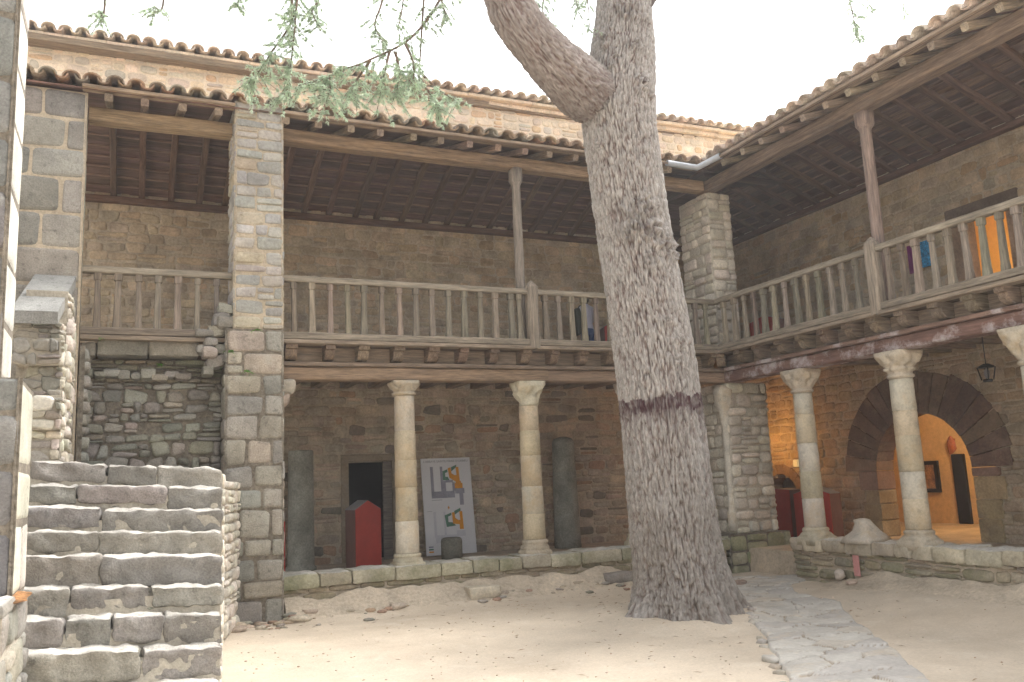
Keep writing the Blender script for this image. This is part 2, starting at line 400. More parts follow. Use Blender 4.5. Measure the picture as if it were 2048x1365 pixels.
# flagstone path
pathL = [(3.2, 3.6), (4.05, 4.7), (4.38, 5.11), (4.95, 5.96), (5.55, 6.85), (6.13, 7.65), (6.5, 8.3), (6.79, 8.8), (7.0, 9.3), (7.05, 9.9)]
pathR = [(4.0, 3.0), (4.91, 4.26), (5.67, 5.27), (5.95, 5.7), (6.45, 6.5), (7.0, 7.2), (7.1, 7.9), (7.35, 8.45), (7.9, 8.75), (8.3, 9.0)]
def pl(ps, t):
    t = t * (len(ps) - 1); i = min(int(t), len(ps) - 2); f = t - i
    return ps[i][0] * (1 - f) + ps[i + 1][0] * f, ps[i][1] * (1 - f) + ps[i + 1][1] * f
g = MB(); rows = 27; SLC = [(.47, .44, .39), (.50, .47, .415), (.44, .41, .37), (.50, .45, .38)]
n_t, n_s = 330, 64
def pp(t, s):
    l = pl(pathL, t); r_ = pl(pathR, t)
    s2 = s + (.05 * noise.noise(V3((t * 14, 0, 1))) if s < .5 else .06 * noise.noise(V3((t * 14, 9, 1))))
    return l[0] * (1 - s2) + r_[0] * s2, l[1] * (1 - s2) + r_[1] * s2
gi = []
slabs = [(R(0, 1), R(0, 1)) for _ in range(2)]
seeds = []
for k in range(30):
    t = (k + .5) / 30
    m_ = random.choice((1, 2, 2, 3)); o_ = R(-.12, .12)
    for j in range(m_): seeds.append((t + R(-.012, .012), (j + .5) / m_ + o_, random.choice(SLC), R(-.008, .012), R(-.02, .02)))
for a in range(n_t + 1):
    row = []
    for b in range(n_s + 1):
        t, s = a / n_t, b / n_s; x, y = pp(t, s); z = gh(x, y) + .02
        wt, ws = t + .010 * noise.noise(V3((x * 3, y * 3, 0))), s + .06 * noise.noise(V3((x * 3, y * 3, 7)))
        ds = sorted(((((q[0] - wt) * 34) ** 2 + ((q[1] - ws) * 2.6) ** 2) ** .5, i) for i, q in enumerate(seeds))[:2]
        q = seeds[ds[0][1]]; e = ds[1][0] - ds[0][0]
        z += q[3] + q[4] * (s - q[1]) - .022 * (1 - sm(e / .055)); cc = q[2] if e > .035 else (.30, .25, .19)
        if b in (0, n_s): z -= .05
        row.append(g.vert((x, y, z), cc))
    gi.append(row)
for a in range(n_t):
    for b in range(n_s): g.face((gi[a][b], gi[a][b + 1], gi[a + 1][b + 1], gi[a + 1][b]), 0, True)
g.build('path', 'slab', kind='structure')
g = MB()
for k in range(34):
    t = .12 + .72 * k / 34; x, y = pl(pathL, t); s_ = R(.04, .12)
    if noise.noise(V3((k * .37, 2, 5))) < -.12: continue
    rock(g, (x - .03 + R(-.02, .02), y + R(-.02, .02), gh(x, y) + .0), (s_, s_ * 1.5, R(.04, .075)), jc(random.choice([(.46, .42, .36), (.42, .37, .30), (.38, .34, .29)]), .1), sq=.6, rough=.3)
g.build('path_edging', 'slab', kind='structure')

# ------------------------------------------------------------------ back (church) building
ch = thing('church_building', 'tall tan rubble building with tiled eave rising behind the galleries', 'building', (5, 14, 0))
A0, A1 = V3((-5.2, 14.12, 0)), V3((12.0, 13.72, 0)); CU = (A1 - A0).normalized(); CL = (A1 - A0).length; CN = CU.cross(Z_)
g = MB()
masonry(g, A0, CU, Z_, CN, 0, CL, 5.6, 8.54, P_CH, (.09, .17), (.12, .36), .018, .55, .14, .010, split=.2, thick=.4, holes=[(4.92, 5.55, 7.72, 7.86)], pal2=[(.60, .44, .28), (.54, .47, .38), (.50, .44, .36)])
g.build('wall', ['stone_ch' if 'stone_ch' in M else 'stone', 'mortar_ch' if 'mortar_ch' in M else 'mortar_pale'], ch)
g = MB()
box_n = 40
for i in range(box_n):
    a = CL * i / box_n; b = CL * (i + 1) / box_n - .006; c = jc((.64, .53, .40), .08); c2 = jc((.60, .48, .35), .08)
    z = R(-.006, .006)
    bar(g, A0 + CU * a + CN * .03 + Z_ * (8.575 + z), A0 + CU * b + CN * .03 + Z_ * (8.575 + z), .16, .075, col=c, ch=.12, seg=1)
    bar(g, A0 + CU * a + CN * .08 + Z_ * (8.645 + z), A0 + CU * b + CN * .08 + Z_ * (8.645 + z), .26, .06, col=c2, ch=.2, seg=1)
g.build('cornice', 'stone', ch)

def tiles(mb, O, U, D, n, pitch, length, slope, lift=0, r=.085, courses=4, pal=None, start=0):
    """canal tiles. O eave corner, U along eave, D horizontal up-slope direction"""
    pal = pal or [(.34, .24, .16), (.40, .30, .21), (.30, .23, .17), (.36, .22, .14), (.28, .25, .20)]
    O = V3(O); U = V3(U).normalized(); D = V3(D).normalized(); dd = (D + Z_ * slope).normalized(); nrm = U.cross(dd).normalized()
    if nrm.z < 0: nrm = -nrm
    cl = length / courses
    for i in range(n):
        for kind in (0, 1):
            for c in range(courses):
                u = pitch * (i + .5 * kind) + R(-.012, .012); col = jc(random.choice(pal), .15)
                base = O + U * u + dd * (c * cl + R(-.02, .02) + (0.03 if kind == 0 else 0)); rr_ = r * R(.94, 1.05); K = 8
                L = cl + .07; lz = .012 * (1 if c else 0)
                A = []
                for e in (0, 1):
                    rad = rr_ * (1 if e == 0 else .82) if kind else rr_ * (.84 if e == 0 else 1)
                    for th in (0, .016):
                        rw = []
                        for k in range(K + 1):
                            a = math.pi * (k / K); x = math.cos(a) * (rad + (th if kind else -th)) ; y = math.sin(a) * (rad + (th if kind else -th)) * .85
                            p = base + dd * (L * e) + U * x + nrm * ((y + .035 + lift) if kind else (-y + .075 + lift)) + nrm * (.02 * (1 - e))
                            rw.append(mb.vert(p, col))
                        A.append(rw)
                a0, a1, b0, b1 = A
                for k in range(K):
                    mb.face((a1[k], a1[k + 1], b1[k + 1], b1[k]), 0, True); mb.face((a0[k + 1], a0[k], b0[k], b0[k + 1]), 0, True)
                    mb.face((a0[k], a0[k + 1], a1[k + 1], a1[k]), 0)
g = MB()
tiles(g, A0 + CN * .26 + Z_ * 8.665, CU, -CN, 72, .238, 1.4, .27, r=.088, courses=3, pal=[(.66, .57, .46), (.60, .51, .41), (.58, .46, .36)])  # tile colours raised to carry the wash of the bright sky
g.build('tile_roof', 'tile', ch)
g = MB(); box(g, -5.1, 12, 13.75, 17.5, 8.5, 8.6, (.2, .15, .1), bev=0)
P = [g.vert(p) for p in ((-5.2, 14.0, 8.68), (12, 13.6, 8.68), (12, 18, 9.7), (-5.2, 18, 9.7))]; g.face(P)
g.build('roof_deck', 'wood', ch)

# ------------------------------------------------------------------ gallery wings
YW, XW = 13.0, 10.6
north = thing('gallery_wing', 'two storey timber gallery wing facing the viewer behind the big cedar', 'building', (4, 11.5, .5))
east = thing('gallery_wing', 'two storey timber gallery wing on the right with the lit round arch', 'building', (9.3, 7, .5))

# back walls
g = MB()
DOOR = (3.06, 3.74, .3, 1.98)
masonry(g, (0, YW, 0), X_, Z_, (0, -1, 0), -1.2, XW + .6, .3, 3.337, P_LOW, (.09, .17), (.10, .42), .018, .45, .28, .006, holes=[DOOR], split=.2, thick=.35, cj=.12, pal2=[(.38, .26, .18), (.22, .19, .155), (.44, .37, .29)])
g.build('lower_wall', ['stone_dark', 'mortar'], north)
g = MB()
masonry(g, (0, YW, 0), X_, Z_, (0, -1, 0), -1.2, XW + .6, 3.34, 6.5, P_WALL, (.10, .17), (.12, .40), .014, .4, .22, .005, split=.15, thick=.35, cj=.09)
g.build('upper_wall', ['stone_dark', 'mortar'], north)
g = MB()
box(g, 2.95, 3.062, 12.955, 13.3, .45, 2.10, (.26, .21, .15)); box(g, 3.745, 3.86, 12.955, 13.3, .45, 2.10, (.24, .20, .15)); box(g, 2.955, 3.855, 12.96, 13.3, 1.99, 2.095, (.28, .23, .17))
fr = g.build('door_surround', 'stone', north)
g = MB(); box(g, 3.60, 3.735, 12.97, 13.02, .5, 1.98, (.15, .13, .11)); g.build('door_leaf', 'wood', fr)
g = MB()
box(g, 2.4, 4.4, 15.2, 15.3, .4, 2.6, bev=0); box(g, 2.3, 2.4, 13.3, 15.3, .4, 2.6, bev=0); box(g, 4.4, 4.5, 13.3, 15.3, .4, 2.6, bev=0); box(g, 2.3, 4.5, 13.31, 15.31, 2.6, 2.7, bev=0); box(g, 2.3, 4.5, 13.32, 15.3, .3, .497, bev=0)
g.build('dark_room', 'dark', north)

# east wing back wall with portal arch, low arch and upper door
AC, AZ, RI, RO = 9.05, 1.50, .82, 1.45
def portal(v):
    if v < AZ: return (AC - RI - .05, AC + RI + .05)
    d = 1.15 ** 2 - (v - AZ) ** 2
    return (AC - d ** .5, AC + d ** .5) if d > 0 else None
NC, NZ, NR = 12.05, 1.10, .42
def niche(v):
    if v < NZ: return (NC - NR - .03, NC + NR + .03)
    d = NR ** 2 - (v - NZ) ** 2
    return (NC - d ** .5, NC + d ** .5) if d > 0 else None
g = MB()
masonry(g, (XW, 0, 0), Y_, Z_, (-1, 0, 0), 2.5, YW - .002, .3, 3.337, [(.40, .325, .23), (.44, .345, .245), (.37, .305, .225), (.41, .315, .215)], (.11, .20), (.12, .42), .02, .42, .22, .007, holes=[portal, niche], split=.15, thick=.3, cj=.1)
g.build('lower_wall', ['stone_dark', 'mortar'], east)
UD = (7.25, 7.95, 3.34, 4.96)
g = MB()
masonry(g, (XW, 0, 0), Y_, Z_, (-1, 0, 0), 2.5, YW - .002, 3.34, 6.6, P_WALL, (.10, .18), (.12, .38), .014, .4, .22, .005, holes=[UD], split=.15, thick=.3, cj=.09, pal2=[(.40, .29, .18), (.40, .34, .26)])
g.build('upper_wall', ['stone_dark', 'mortar'], east)
# voussoirs
g = MB(); nv = 17
VC = [(.17, .115, .085), (.19, .125, .09), (.15, .105, .08), (.21, .145, .105)]
for k in range(nv):
    a0 = math.pi * k / nv + .006; a1 = math.pi * (k + 1) / nv - .006; c = jc(random.choice(VC), .14); pr = R(.03, .05)
    ro = RO * R(.97, 1.02)
    q = []
    for x in (XW - pr, XW + .32):
        for (r_, a) in ((RI, a0), (ro, a0), (ro, (a0 + a1) / 2), (ro, a1), (RI, a1), (RI, (a0 + a1) / 2)):
            q.append(g.vert((x, AC + r_ * math.cos(a), AZ + r_ * math.sin(a)), c))
    g.face((5, 4, 3, 2, 1, 0) if False else tuple(q[i] for i in (0, 1, 2, 3, 4, 5))); g.face(tuple(q[i] for i in (11, 10, 9, 8, 7, 6)))
    for i in range(6): g.face((q[i], q[6 + i], q[6 + (i + 1) % 6], q[(i + 1) % 6]))
g.build('portal_arch', 'stone_dark', east)
for sgn in (-1, 1):
    g = MB(); z = .5
    while z < AZ - .02:
        hh = min(R(.2, .32), AZ - z); w = R(.25, .5); e = AC + sgn * RI
        c = jc(random.choice([(.30, .22, .16), (.26, .17, .13), (.38, .30, .18)]), .12)
        if AZ - z - hh < .08: hh = AZ - z
        ya, yb = sorted((e, e + sgn * w)); box(g, XW - R(.03, .05), XW + .32, ya, yb, z + .004, z + hh - .004, c, bev=.015); z += hh
    g.build('portal_jamb', 'stone_dark', east)
g = MB()
nk = 9
for k in range(nk):
    a0 = math.pi * k / nk; a1 = math.pi * (k + 1) / nk; c = jc((.28, .20, .13), .12)
    q = [g.vert((x, NC + r_ * math.cos(a), NZ + r_ * math.sin(a)), c) for x in (XW - .035, XW + .3) for (r_, a) in ((NR - .01, a0), (NR + .16, a0 + .01), (NR + .16, a1 - .01), (NR - .01, a1))]
    g.face((q[0], q[1], q[2], q[3])); [g.face((q[i], q[4 + i], q[4 + (i + 1) % 4], q[(i + 1) % 4])) for i in range(4)]
g.build('low_arch', 'stone_dark', east)
g = MB(); box(g, XW + .3, XW + .4, 11.3, 12.8, .4, 1.8, (.15, .14, .13), bev=0); g.build('blocked_doorway', 'stone_dark', east)
# room behind the portal
g = MB()
box(g, 13.5, 13.6, 6.5, 12.6, .5, 3.3, bev=0); box(g, 10.9, 13.5, 12.5, 12.6, .5, 3.3, bev=0); box(g, 10.9, 13.5, 6.5, 6.6, .5, 3.3, bev=0)
g.build('room_wall', 'plaster', east)
g = MB(); box(g, 10.9, 13.5, 6.5, 12.5, 3.0, 3.1, (.3, .2, .1), bev=0); g.build('room_ceiling', 'wood', east)
g = MB()
box(g, 13.44, 13.5, 10.62, 10.86, .5, 1.72, (.02, .02, .02)); g.build('inner_door', 'frameblack', east)
g = MB(); rock(g, (13.46, 10.84, 1.9), (.08, .18, .3), (.35, .12, .05), n=14, m=9, rough=.5, sq=.8); g.build('door_ornament', 'stone_dark', east)
for (y0, y1, z0, z1) in ((11.18, 11.68, 1.05, 1.62),):
    pf = thing('picture_frame', 'black framed picture hanging on the orange wall seen through the arch', 'picture', (13.47, 11.4, 1.05))
    g = MB()
    for a in ((y0, y1, z0, z0 + .07), (y0, y1, z1 - .07, z1), (y0, y0 + .07, z0 + .07, z1 - .07), (y1 - .07, y1, z0 + .07, z1 - .07)): box(g, 13.44, 13.5, a[0], a[1], a[2], a[3], (.02, .02, .02), bev=.004)
    g.build('frame', 'frameblack', pf)
    g = MB(); box(g, 13.47, 13.495, y0 + .07, y1 - .07, z0 + .07, z1 - .07, bev=0); g.build('picture', 'picture', pf)
# upper lit doorway
g = MB(); box(g, XW + 2.0, XW + 2.1, 6.6, 10.2, 3.34, 5.6, bev=0); box(g, XW + .3, XW + 2.0, 10.1, 10.2, 3.34, 5.6, bev=0); box(g, XW + .3, XW + 2.0, 6.5, 6.6, 3.34, 5.6, bev=0)
g.build('upper_room_wall', 'yellowroom', east)
g = MB(); box(g, XW + .3, XW + 2.1, 6.5, 10.2, 5.6, 5.65, bev=0); box(g, XW + .301, XW + 2.1, 6.5, 10.2, 3.30, 3.338, bev=0); g.build('upper_room_ceiling', 'yellowroom', east)
g = MB()
box(g, XW - .03, XW + .3, 7.05, 8.15, 4.962, 5.12, (.16, .12, .09), bev=.01); box(g, XW - .02, XW + .28, 7.951, 8.08, 3.36, 4.96, (.30, .20, .13), bev=.01); box(g, XW - .02, XW + .28, 7.12, 7.249, 3.36, 4.96, (.30, .20, .13), bev=.01)
g.build('upper_door_frame', 'stone_dark', east)

# lower floors (stone platform, one L shape)
g = MB(); box(g, -1.2, 8.14, 10.46, 13.4, .02, .50, bev=0); box(g, 8.14, 13.6, 2.5, 15.4, .02, .502, bev=0); g.build('cloister_floor', 'earth', kind='structure')

# upper floor: boards, joists, corbels
def joist(mb, a, d, L, w, z0, z1, col):
    """joist with rounded corbel nose at a, running along d"""
    a = V3(a); d = V3(d); s_ = d.cross(Z_); n = 7; off = R(0, 50)
    prof = [(L, z0), (.2, z0)]
    for k in range(n + 1):
        t = math.pi / 2 * k / n; prof.append((.2 - .13 * math.sin(t) - .02, z0 + (z1 - .055 - z0) * (1 - math.cos(t))))
    prof += [(.0, z1 - .05), (0, z1), (L, z1)]
    l = [mb.vert(a + d * x + s_ * (w / 2) + Z_ * z, col, (off + x, w, z)) for x, z in prof]; r_ = [mb.vert(a + d * x - s_ * (w / 2) + Z_ * z, col, (off + x, 0, z)) for x, z in prof]
    m = len(prof)
    mb.face(l); mb.face(r_[::-1])
    for i in range(m): mb.face((l[i], r_[i], r_[(i + 1) % m], l[(i + 1) % m]))
for i in range(23):
    x = 1.73 + .429 * i - .429 * 6
    if x > 7.75: continue
    if -1.3 < x < -.5 or .9 < x < 1.65: continue
    y0 = 9.97 if x > 1.6 else 10.5
    g = MB(); joist(g, (x + R(-.02, .02), y0, 0), Y_, YW - y0, .125 * R(.9, 1.1), 3.115, 3.285, jc((.19, .14, .10), .15)); g.build('joist', 'wood', north)
for i in range(14):
    y = 9.62 - .408 * i
    g = MB(); joist(g, (7.84, y + R(-.03, .03), 0), X_, XW - 7.84, .125 * R(.85, 1.15), 3.115, 3.285, jc((.19, .15, .11), .15)); g.build('joist', 'wood', east)
for p, q in (((7.62, 9.77, 0), (1, 1, 0)), ((7.84, 9.92, 0), (1, .25, 0))):
    pass
g = MB(); joist(g, (7.80, 9.93, 0), V3((1, 1, 0)).normalized(), .9, .12, 3.115, 3.285, (.2, .15, .1)); g.build('joist', 'wood', north)
g = MB()
y = 10.5
while y < YW: box(g, -1.2, 7.9, y, y + .19, 3.29, 3.325 + R(0, .004), jc((.13, .09, .06), .2), bev=.004); y += .195
box(g, 1.6, 7.8, 9.97, 10.5, 3.29, 3.325, (.14, .1, .07), bev=.004)
g.build('gallery_floor', 'wood', north)
g = MB(); x = 7.9
while x < XW:
    bar(g, (x + .09, 2.5, 3.31), (x + .09, 13, 3.31), .185, .035, col=jc((.13, .09, .06), .2), ch=.08, seg=3); x += .195
g.build('gallery_floor', 'wood', east)
# lower ceiling lining above joists is the floor itself; recessed boards between corbels
g = MB(); bar(g, (1.6, 10.22, 3.20), (7.9, 10.22, 3.20), .03, .17, col=(.24, .185, .135), seg=8, wob=.004); g.build('fascia_board', 'wood', north)
g = MB(); bar(g, (8.1, 10.2, 3.20), (8.1, 2.5, 3.20), .03, .17, col=(.23, .18, .135), seg=8, wob=.004); g.build('fascia_board', 'wood', east)
# lower beams
g = MB(); bar(g, (1.55, 10.25, 2.963), (5.1, 10.25, 2.963), .26, .155, col=(.26, .185, .125), ch=.09, wob=.012, seg=10); g.build('lower_beam', 'wood', north)
g = MB(); bar(g, (5.103, 10.25, 2.963), (8.35, 10.25, 2.963), .255, .152, col=(.24, .17, .12), ch=.09, wob=.010, seg=10); g.build('lower_beam', 'wood', north)
g = MB(); bar(g, (1.57, 10.19, 3.068), (8.1, 10.19, 3.068), .23, .05, col=(.21, .16, .12), ch=.15, wob=.005, seg=10); g.build('beam_ledge', 'wood', north)
g = MB(); bar(g, (8.13, 10.12, 2.963), (8.13, 2.5, 2.963), .26, .16, col=(.17, .10, .08), ch=.1, wob=.015, seg=16); g.build('lower_beam', 'wood_paint', east)
g = MB(); bar(g, (8.06, 10.05, 3.07), (8.06, 2.5, 3.07), .22, .05, col=(.20, .13, .10), ch=.15, wob=.006, seg=12); g.build('beam_ledge', 'wood_paint', east)

# upper beams
g = MB(); bar(g, (-.5, 10.2, 5.89), (1.04, 10.2, 5.89), .2, .155, col=(.30, .215, .13), ch=.1, wob=.012, seg=6); g.build('upper_beam', 'wood', north)
g = MB(); bar(g, (1.6, 10.2, 5.905), (7.9, 10.2, 5.905), .2, .16, col=(.27, .185, .115), ch=.1, wob=.016, seg=12); g.build('upper_beam', 'wood', north)
g = MB(); bar(g, (8.03, 10.3, 5.905), (8.03, 2.5, 5.905), .2, .17, col=(.19, .135, .095), ch=.1, wob=.012, seg=14); g.build('upper_beam', 'wood', east)
# rafters
def rz1(y): return 5.975 + .27 * (y - 9.85)
RY, RZ = 11.45, 6.43
tipsA = [-.31, .08, .46, .85, 1.24, 1.62, 2.01, 2.4, 2.79, 3.2, 3.59, 3.98, 4.38, 4.77, 5.16, 5.55, 5.94, 6.33, 6.72, 7.11]
for x in tipsA:
    x += R(-.015, .015); g = MB(); c = jc((.125, .078, .05), .2)
    if not 1.0 < x < 1.6:
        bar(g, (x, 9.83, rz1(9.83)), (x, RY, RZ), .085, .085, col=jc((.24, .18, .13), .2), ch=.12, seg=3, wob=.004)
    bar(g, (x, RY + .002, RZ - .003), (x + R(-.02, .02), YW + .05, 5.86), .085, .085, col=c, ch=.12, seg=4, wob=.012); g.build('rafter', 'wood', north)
tipsB = [9.32, 8.91, 8.53, 8.12, 7.75, 7.35, 6.98, 6.58, 6.2, 5.81, 5.42, 5.03, 4.64, 4.25, 3.86, 3.47]
for y in tipsB + [9.7, 10.1, 10.5, 10.9, 11.3, 11.7, 12.1, 12.5, 12.85]:
    y += R(-.015, .015); g = MB()
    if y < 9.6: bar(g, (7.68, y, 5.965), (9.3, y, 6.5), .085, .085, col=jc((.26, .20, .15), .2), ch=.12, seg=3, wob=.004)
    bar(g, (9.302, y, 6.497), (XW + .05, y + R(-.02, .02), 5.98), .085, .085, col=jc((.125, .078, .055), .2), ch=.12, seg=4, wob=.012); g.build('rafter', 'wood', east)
# ceiling boards: lapped planks over the rafters
def lap(mb, P0, P1, U, wdt, over, th, n, cols, col0=WOOD_D):
    """planks parallel to U filling from P0 to P1 (line up the slope)"""
    P0 = V3(P0); P1 = V3(P1); U = V3(U)
    for k in range(n):
        a = P0 + (P1 - P0) * (k / n); b = P0 + (P1 - P0) * ((k + 1 + over) / n); nn_ = (P1 - P0).cross(U).normalized()
        if nn_.z < 0: nn_ = -nn_
        c = jc(random.choice(cols), .25); off = R(0, 40)
        q = [(a + nn_ * 0, 0), (b + nn_ * th, .2), (b + nn_ * (th * 2), .2), (a + nn_ * th, 0)]
        i = [mb.vert(p + U * t, c, (off + t * U.length, w, 0)) for t in (0, 1) for p, w in q]
        for f in ((0, 1, 5, 4), (1, 2, 6, 5), (2, 3, 7, 6), (3, 0, 4, 7), (3, 2, 1, 0), (4, 5, 6, 7)): mb.face([i[t] for t in f])
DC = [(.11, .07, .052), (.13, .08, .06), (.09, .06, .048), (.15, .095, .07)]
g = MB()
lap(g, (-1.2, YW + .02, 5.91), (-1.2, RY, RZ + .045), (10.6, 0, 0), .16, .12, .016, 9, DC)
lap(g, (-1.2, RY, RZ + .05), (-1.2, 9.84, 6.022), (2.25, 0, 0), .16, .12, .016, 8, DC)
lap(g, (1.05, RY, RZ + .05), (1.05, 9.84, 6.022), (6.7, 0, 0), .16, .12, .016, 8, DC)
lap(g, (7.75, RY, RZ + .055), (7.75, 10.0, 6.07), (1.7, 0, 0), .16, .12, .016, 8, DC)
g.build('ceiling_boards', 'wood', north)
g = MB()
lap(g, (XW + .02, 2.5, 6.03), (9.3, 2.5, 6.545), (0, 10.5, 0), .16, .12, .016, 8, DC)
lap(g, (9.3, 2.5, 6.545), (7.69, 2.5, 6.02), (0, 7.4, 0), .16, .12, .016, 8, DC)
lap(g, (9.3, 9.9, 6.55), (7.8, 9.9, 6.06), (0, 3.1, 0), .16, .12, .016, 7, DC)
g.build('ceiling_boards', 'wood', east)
# light-catching battens under the boards
g = MB()
for k in range(1, 8):
    t = k / 8; bar(g, (-1.2, YW + (RY - YW) * t, 5.90 + (RZ + .04 - 5.90) * t), (7.6, YW + (RY - YW) * t, 5.90 + (RZ + .04 - 5.90) * t), .022, .022, col=(.22, .14, .10), seg=10, wob=.006)
g.build('ceiling_battens', 'wood', north)
g = MB()
for k in range(1, 7):
    t = k / 7; x = XW + (9.3 - XW) * t; z = 6.01 + (6.52 - 6.01) * t; bar(g, (x, 2.5, z), (x, 12.8, z), .022, .022, col=(.20, .13, .10), seg=10, wob=.006)
g.build('ceiling_battens', 'wood', east)
# wall plates
g = MB(); bar(g, (-1.2, YW - .07, 5.80), (XW - .1, YW - .07, 5.80), .12, .09, col=(.13, .075, .05), seg=12, wob=.01); g.build('wall_plate', 'wood', north)
g = MB(); bar(g, (XW - .07, 2.5, 5.93), (XW - .07, 12.9, 5.93), .12, .09, col=(.13, .075, .055), seg=12, wob=.01); g.build('wall_plate', 'wood', east)
# eave boards
g = MB(); bar(g, (-.56, 9.84, 6.055), (1.03, 9.84, 6.055), .14, .04, col=(.30, .22, .15), seg=5, wob=.006); bar(g, (1.6, 9.84, 6.055), (7.55, 9.84, 6.055), .14, .04, col=(.28, .21, .15), seg=12, wob=.006); g.build('eave_board', 'wood', north)
g = MB(); bar(g, (7.69, 9.75, 6.055), (7.69, 2.5, 6.055), .14, .045, col=(.30, .23, .17), seg=12, wob=.006); g.build('eave_board', 'wood', east)
# roofs
g = MB(); tiles(g, (-1.42, 9.76, 6.06), X_, Y_, 43, .2145, 1.75, .27, courses=4, r=.082); g.build('tile_roof', 'tile', north)
g = MB(); tiles(g, (7.60, 9.62, 6.06), -Y_, X_, 34, .2145, 1.9, .31, courses=4, r=.082, pal=[(.54, .44, .36), (.48, .38, .31), (.58, .49, .41), (.42, .34, .28)]); g.build('tile_roof', 'tile', east)  # paler tile palette: sky glare put into the colour
g = MB(); lap(g, (-1.3, RY, RZ + .2), (-1.3, YW + .7, 6.35), (9.1, 0, 0), .2, .1, .02, 6, [(.3, .22, .16)]); g.build('rear_roof_slope', 'tile', north)
g = MB(); lap(g, (9.3, 2.5, 6.72), (XW + .6, 2.5, 6.5), (0, 11, 0), .2, .1, .02, 6, [(.3, .22, .16)]); g.build('rear_roof_slope', 'tile', east)
# wooden posts holding upper beams
def post(mb, p, z0, z1, r_, top, col):
    lathe(mb, (p[0], p[1], 0), [(r_ * 1.1, z0, .3), (r_ * 1.05, z0 + .3, .2), (r_, (z0 + z1) / 2, .15), (r_ * .97, z1 - .24, .1), (r_ * 1.05, z1 - .22, .3), (top, z1 - .17, .6), (top, z1 + .01, .8)], col, n=16, wob=.006, grain=True)
pA = thing('wooden_post', 'slim grey timber post with carved head under the upper beam, left of the cedar', 'post', (4.82, 10.2, 3.34), 'timber posts of the upper gallery')
g = MB(); post(g, (4.78, 10.18), 3.33, 5.83, .062, .085, (.24, .205, .17)); g.build('shaft', 'wood', pA)
pB = thing('wooden_post', 'reddish grey timber post under the right hand upper beam, rising from the railing', 'post', (8.05, 7.05, 3.34), 'timber posts of the upper gallery')
g = MB(); post(g, (8.05, 7.12), 3.33, 5.83, .068, .10, (.235, .175, .145)); g.build('shaft', 'wood', pB)

# ------------------------------------------------------------------ railings
BP = [(0, 1.05, 1.05), (.10, 1.0, 1.0), (.13, .92, .92), (.45, .82, .82), (.80, .72, .72), (.86, .66, .66), (.88, .98, .98), (1, 1, 1)]
def railing(name, label, a, b, poss, zb, zt, group='timber railings of the upper gallery', bottom=True, sleeve=None, lowcol=(.23, .195, .15), lowh=None):
    a = V3(a); b = V3(b); d = (b - a).normalized(); L = (b - a).length
    t = thing(name, label, 'railing', tuple((a + b) / 2 + Z_ * zb), group)
    out = d.cross(Z_)
    g = MB(); bar(g, a + Z_ * (zt - .038), b + Z_ * (zt - .038), .10, .075, col=(.25, .215, .165), ch=.14, seg=max(3, int(L * 2)), wob=.008); g.build('top_rail', 'wood', t)
    if bottom:
        g = MB(); bar(g, a + Z_ * (zb + .045), b + Z_ * (zb + .045), .115, .085, col=lowcol, ch=.12, seg=max(3, int(L * 2)), wob=.006)
        g.build('bottom_rail', 'wood', t)
        g = MB(); bar(g, a + Z_ * (zb - .028), b + Z_ * (zb - .028), .165, .045, col=(.25, .20, .15), ch=.12, seg=max(3, int(L * 2)), wob=.003); g.build('sill_board', 'wood', t)
    for s_ in poss:
        p = a + d * s_; w = .082 * R(.84, 1.1); g = MB(); tl = V3((R(-.012, .012), R(-.012, .012), 0))
        bar(g, p + Z_ * (zb + .085) + tl, p + Z_ * (zt - .075), w, w * .85, up=out, col=jc((.205, .175, .135), .22), ch=.14, prof=BP); g.build('baluster', 'wood', t)
    return t
AB = [1.74, 1.95, 2.17, 2.38, 2.59, 2.81, 3.03, 3.25, 3.46, 3.68, 3.90, 4.12, 4.33, 4.55]
railing('balcony_railing', 'long timber railing between the stone pier and the post left of the cedar', (1.58, 10.0, 0), (4.83, 10.0, 0), [x * .997 - 1.58 for x in AB] + [4.655 - 1.58], 3.335, 4.10)
railing('balcony_railing', 'timber railing passing behind the cedar trunk, with the visitor standing behind it', (4.86, 10.0, 0), (7.85, 10.0, 0), [x - 4.86 for x in (5.04, 5.24, 5.44, 5.63, 5.82, 6.03, 6.24, 6.45, 6.66, 6.87, 7.08, 7.29, 7.48, 7.66)], 3.335, 4.10)
railing('balcony_railing', 'short timber railing with seven balusters above the ruined wall at the left', (-.5, 10.05, 0), (1.04, 10.05, 0), [x + .5 for x in (-.35, -.145, .06, .26, .465, .67, .875)], 3.335, 4.10, lowcol=(.19, .155, .12))
railing('balcony_railing', 'timber railing of the right gallery between the corner and the reddish post', (7.85, 10.0, 0), (7.85, 7.05, 0), [10 - y for y in (9.82, 9.58, 9.36, 9.16, 8.95, 8.75, 8.54, 8.34, 8.13, 7.93, 7.73, 7.53, 7.32)], 3.335, 4.10)
railing('balcony_railing', 'timber railing of the right gallery running out of the picture at the right edge', (7.85, 7.02, 0), (7.85, 3.2, 0), [7.02 - y for y in [6.84, 6.65, 6.46, 6.25, 6.05, 5.86, 5.65, 5.45, 5.27, 5.07, 4.87, 4.67, 4.47, 4.27, 4.07, 3.87, 3.67, 3.47]], 3.335, 4.10)
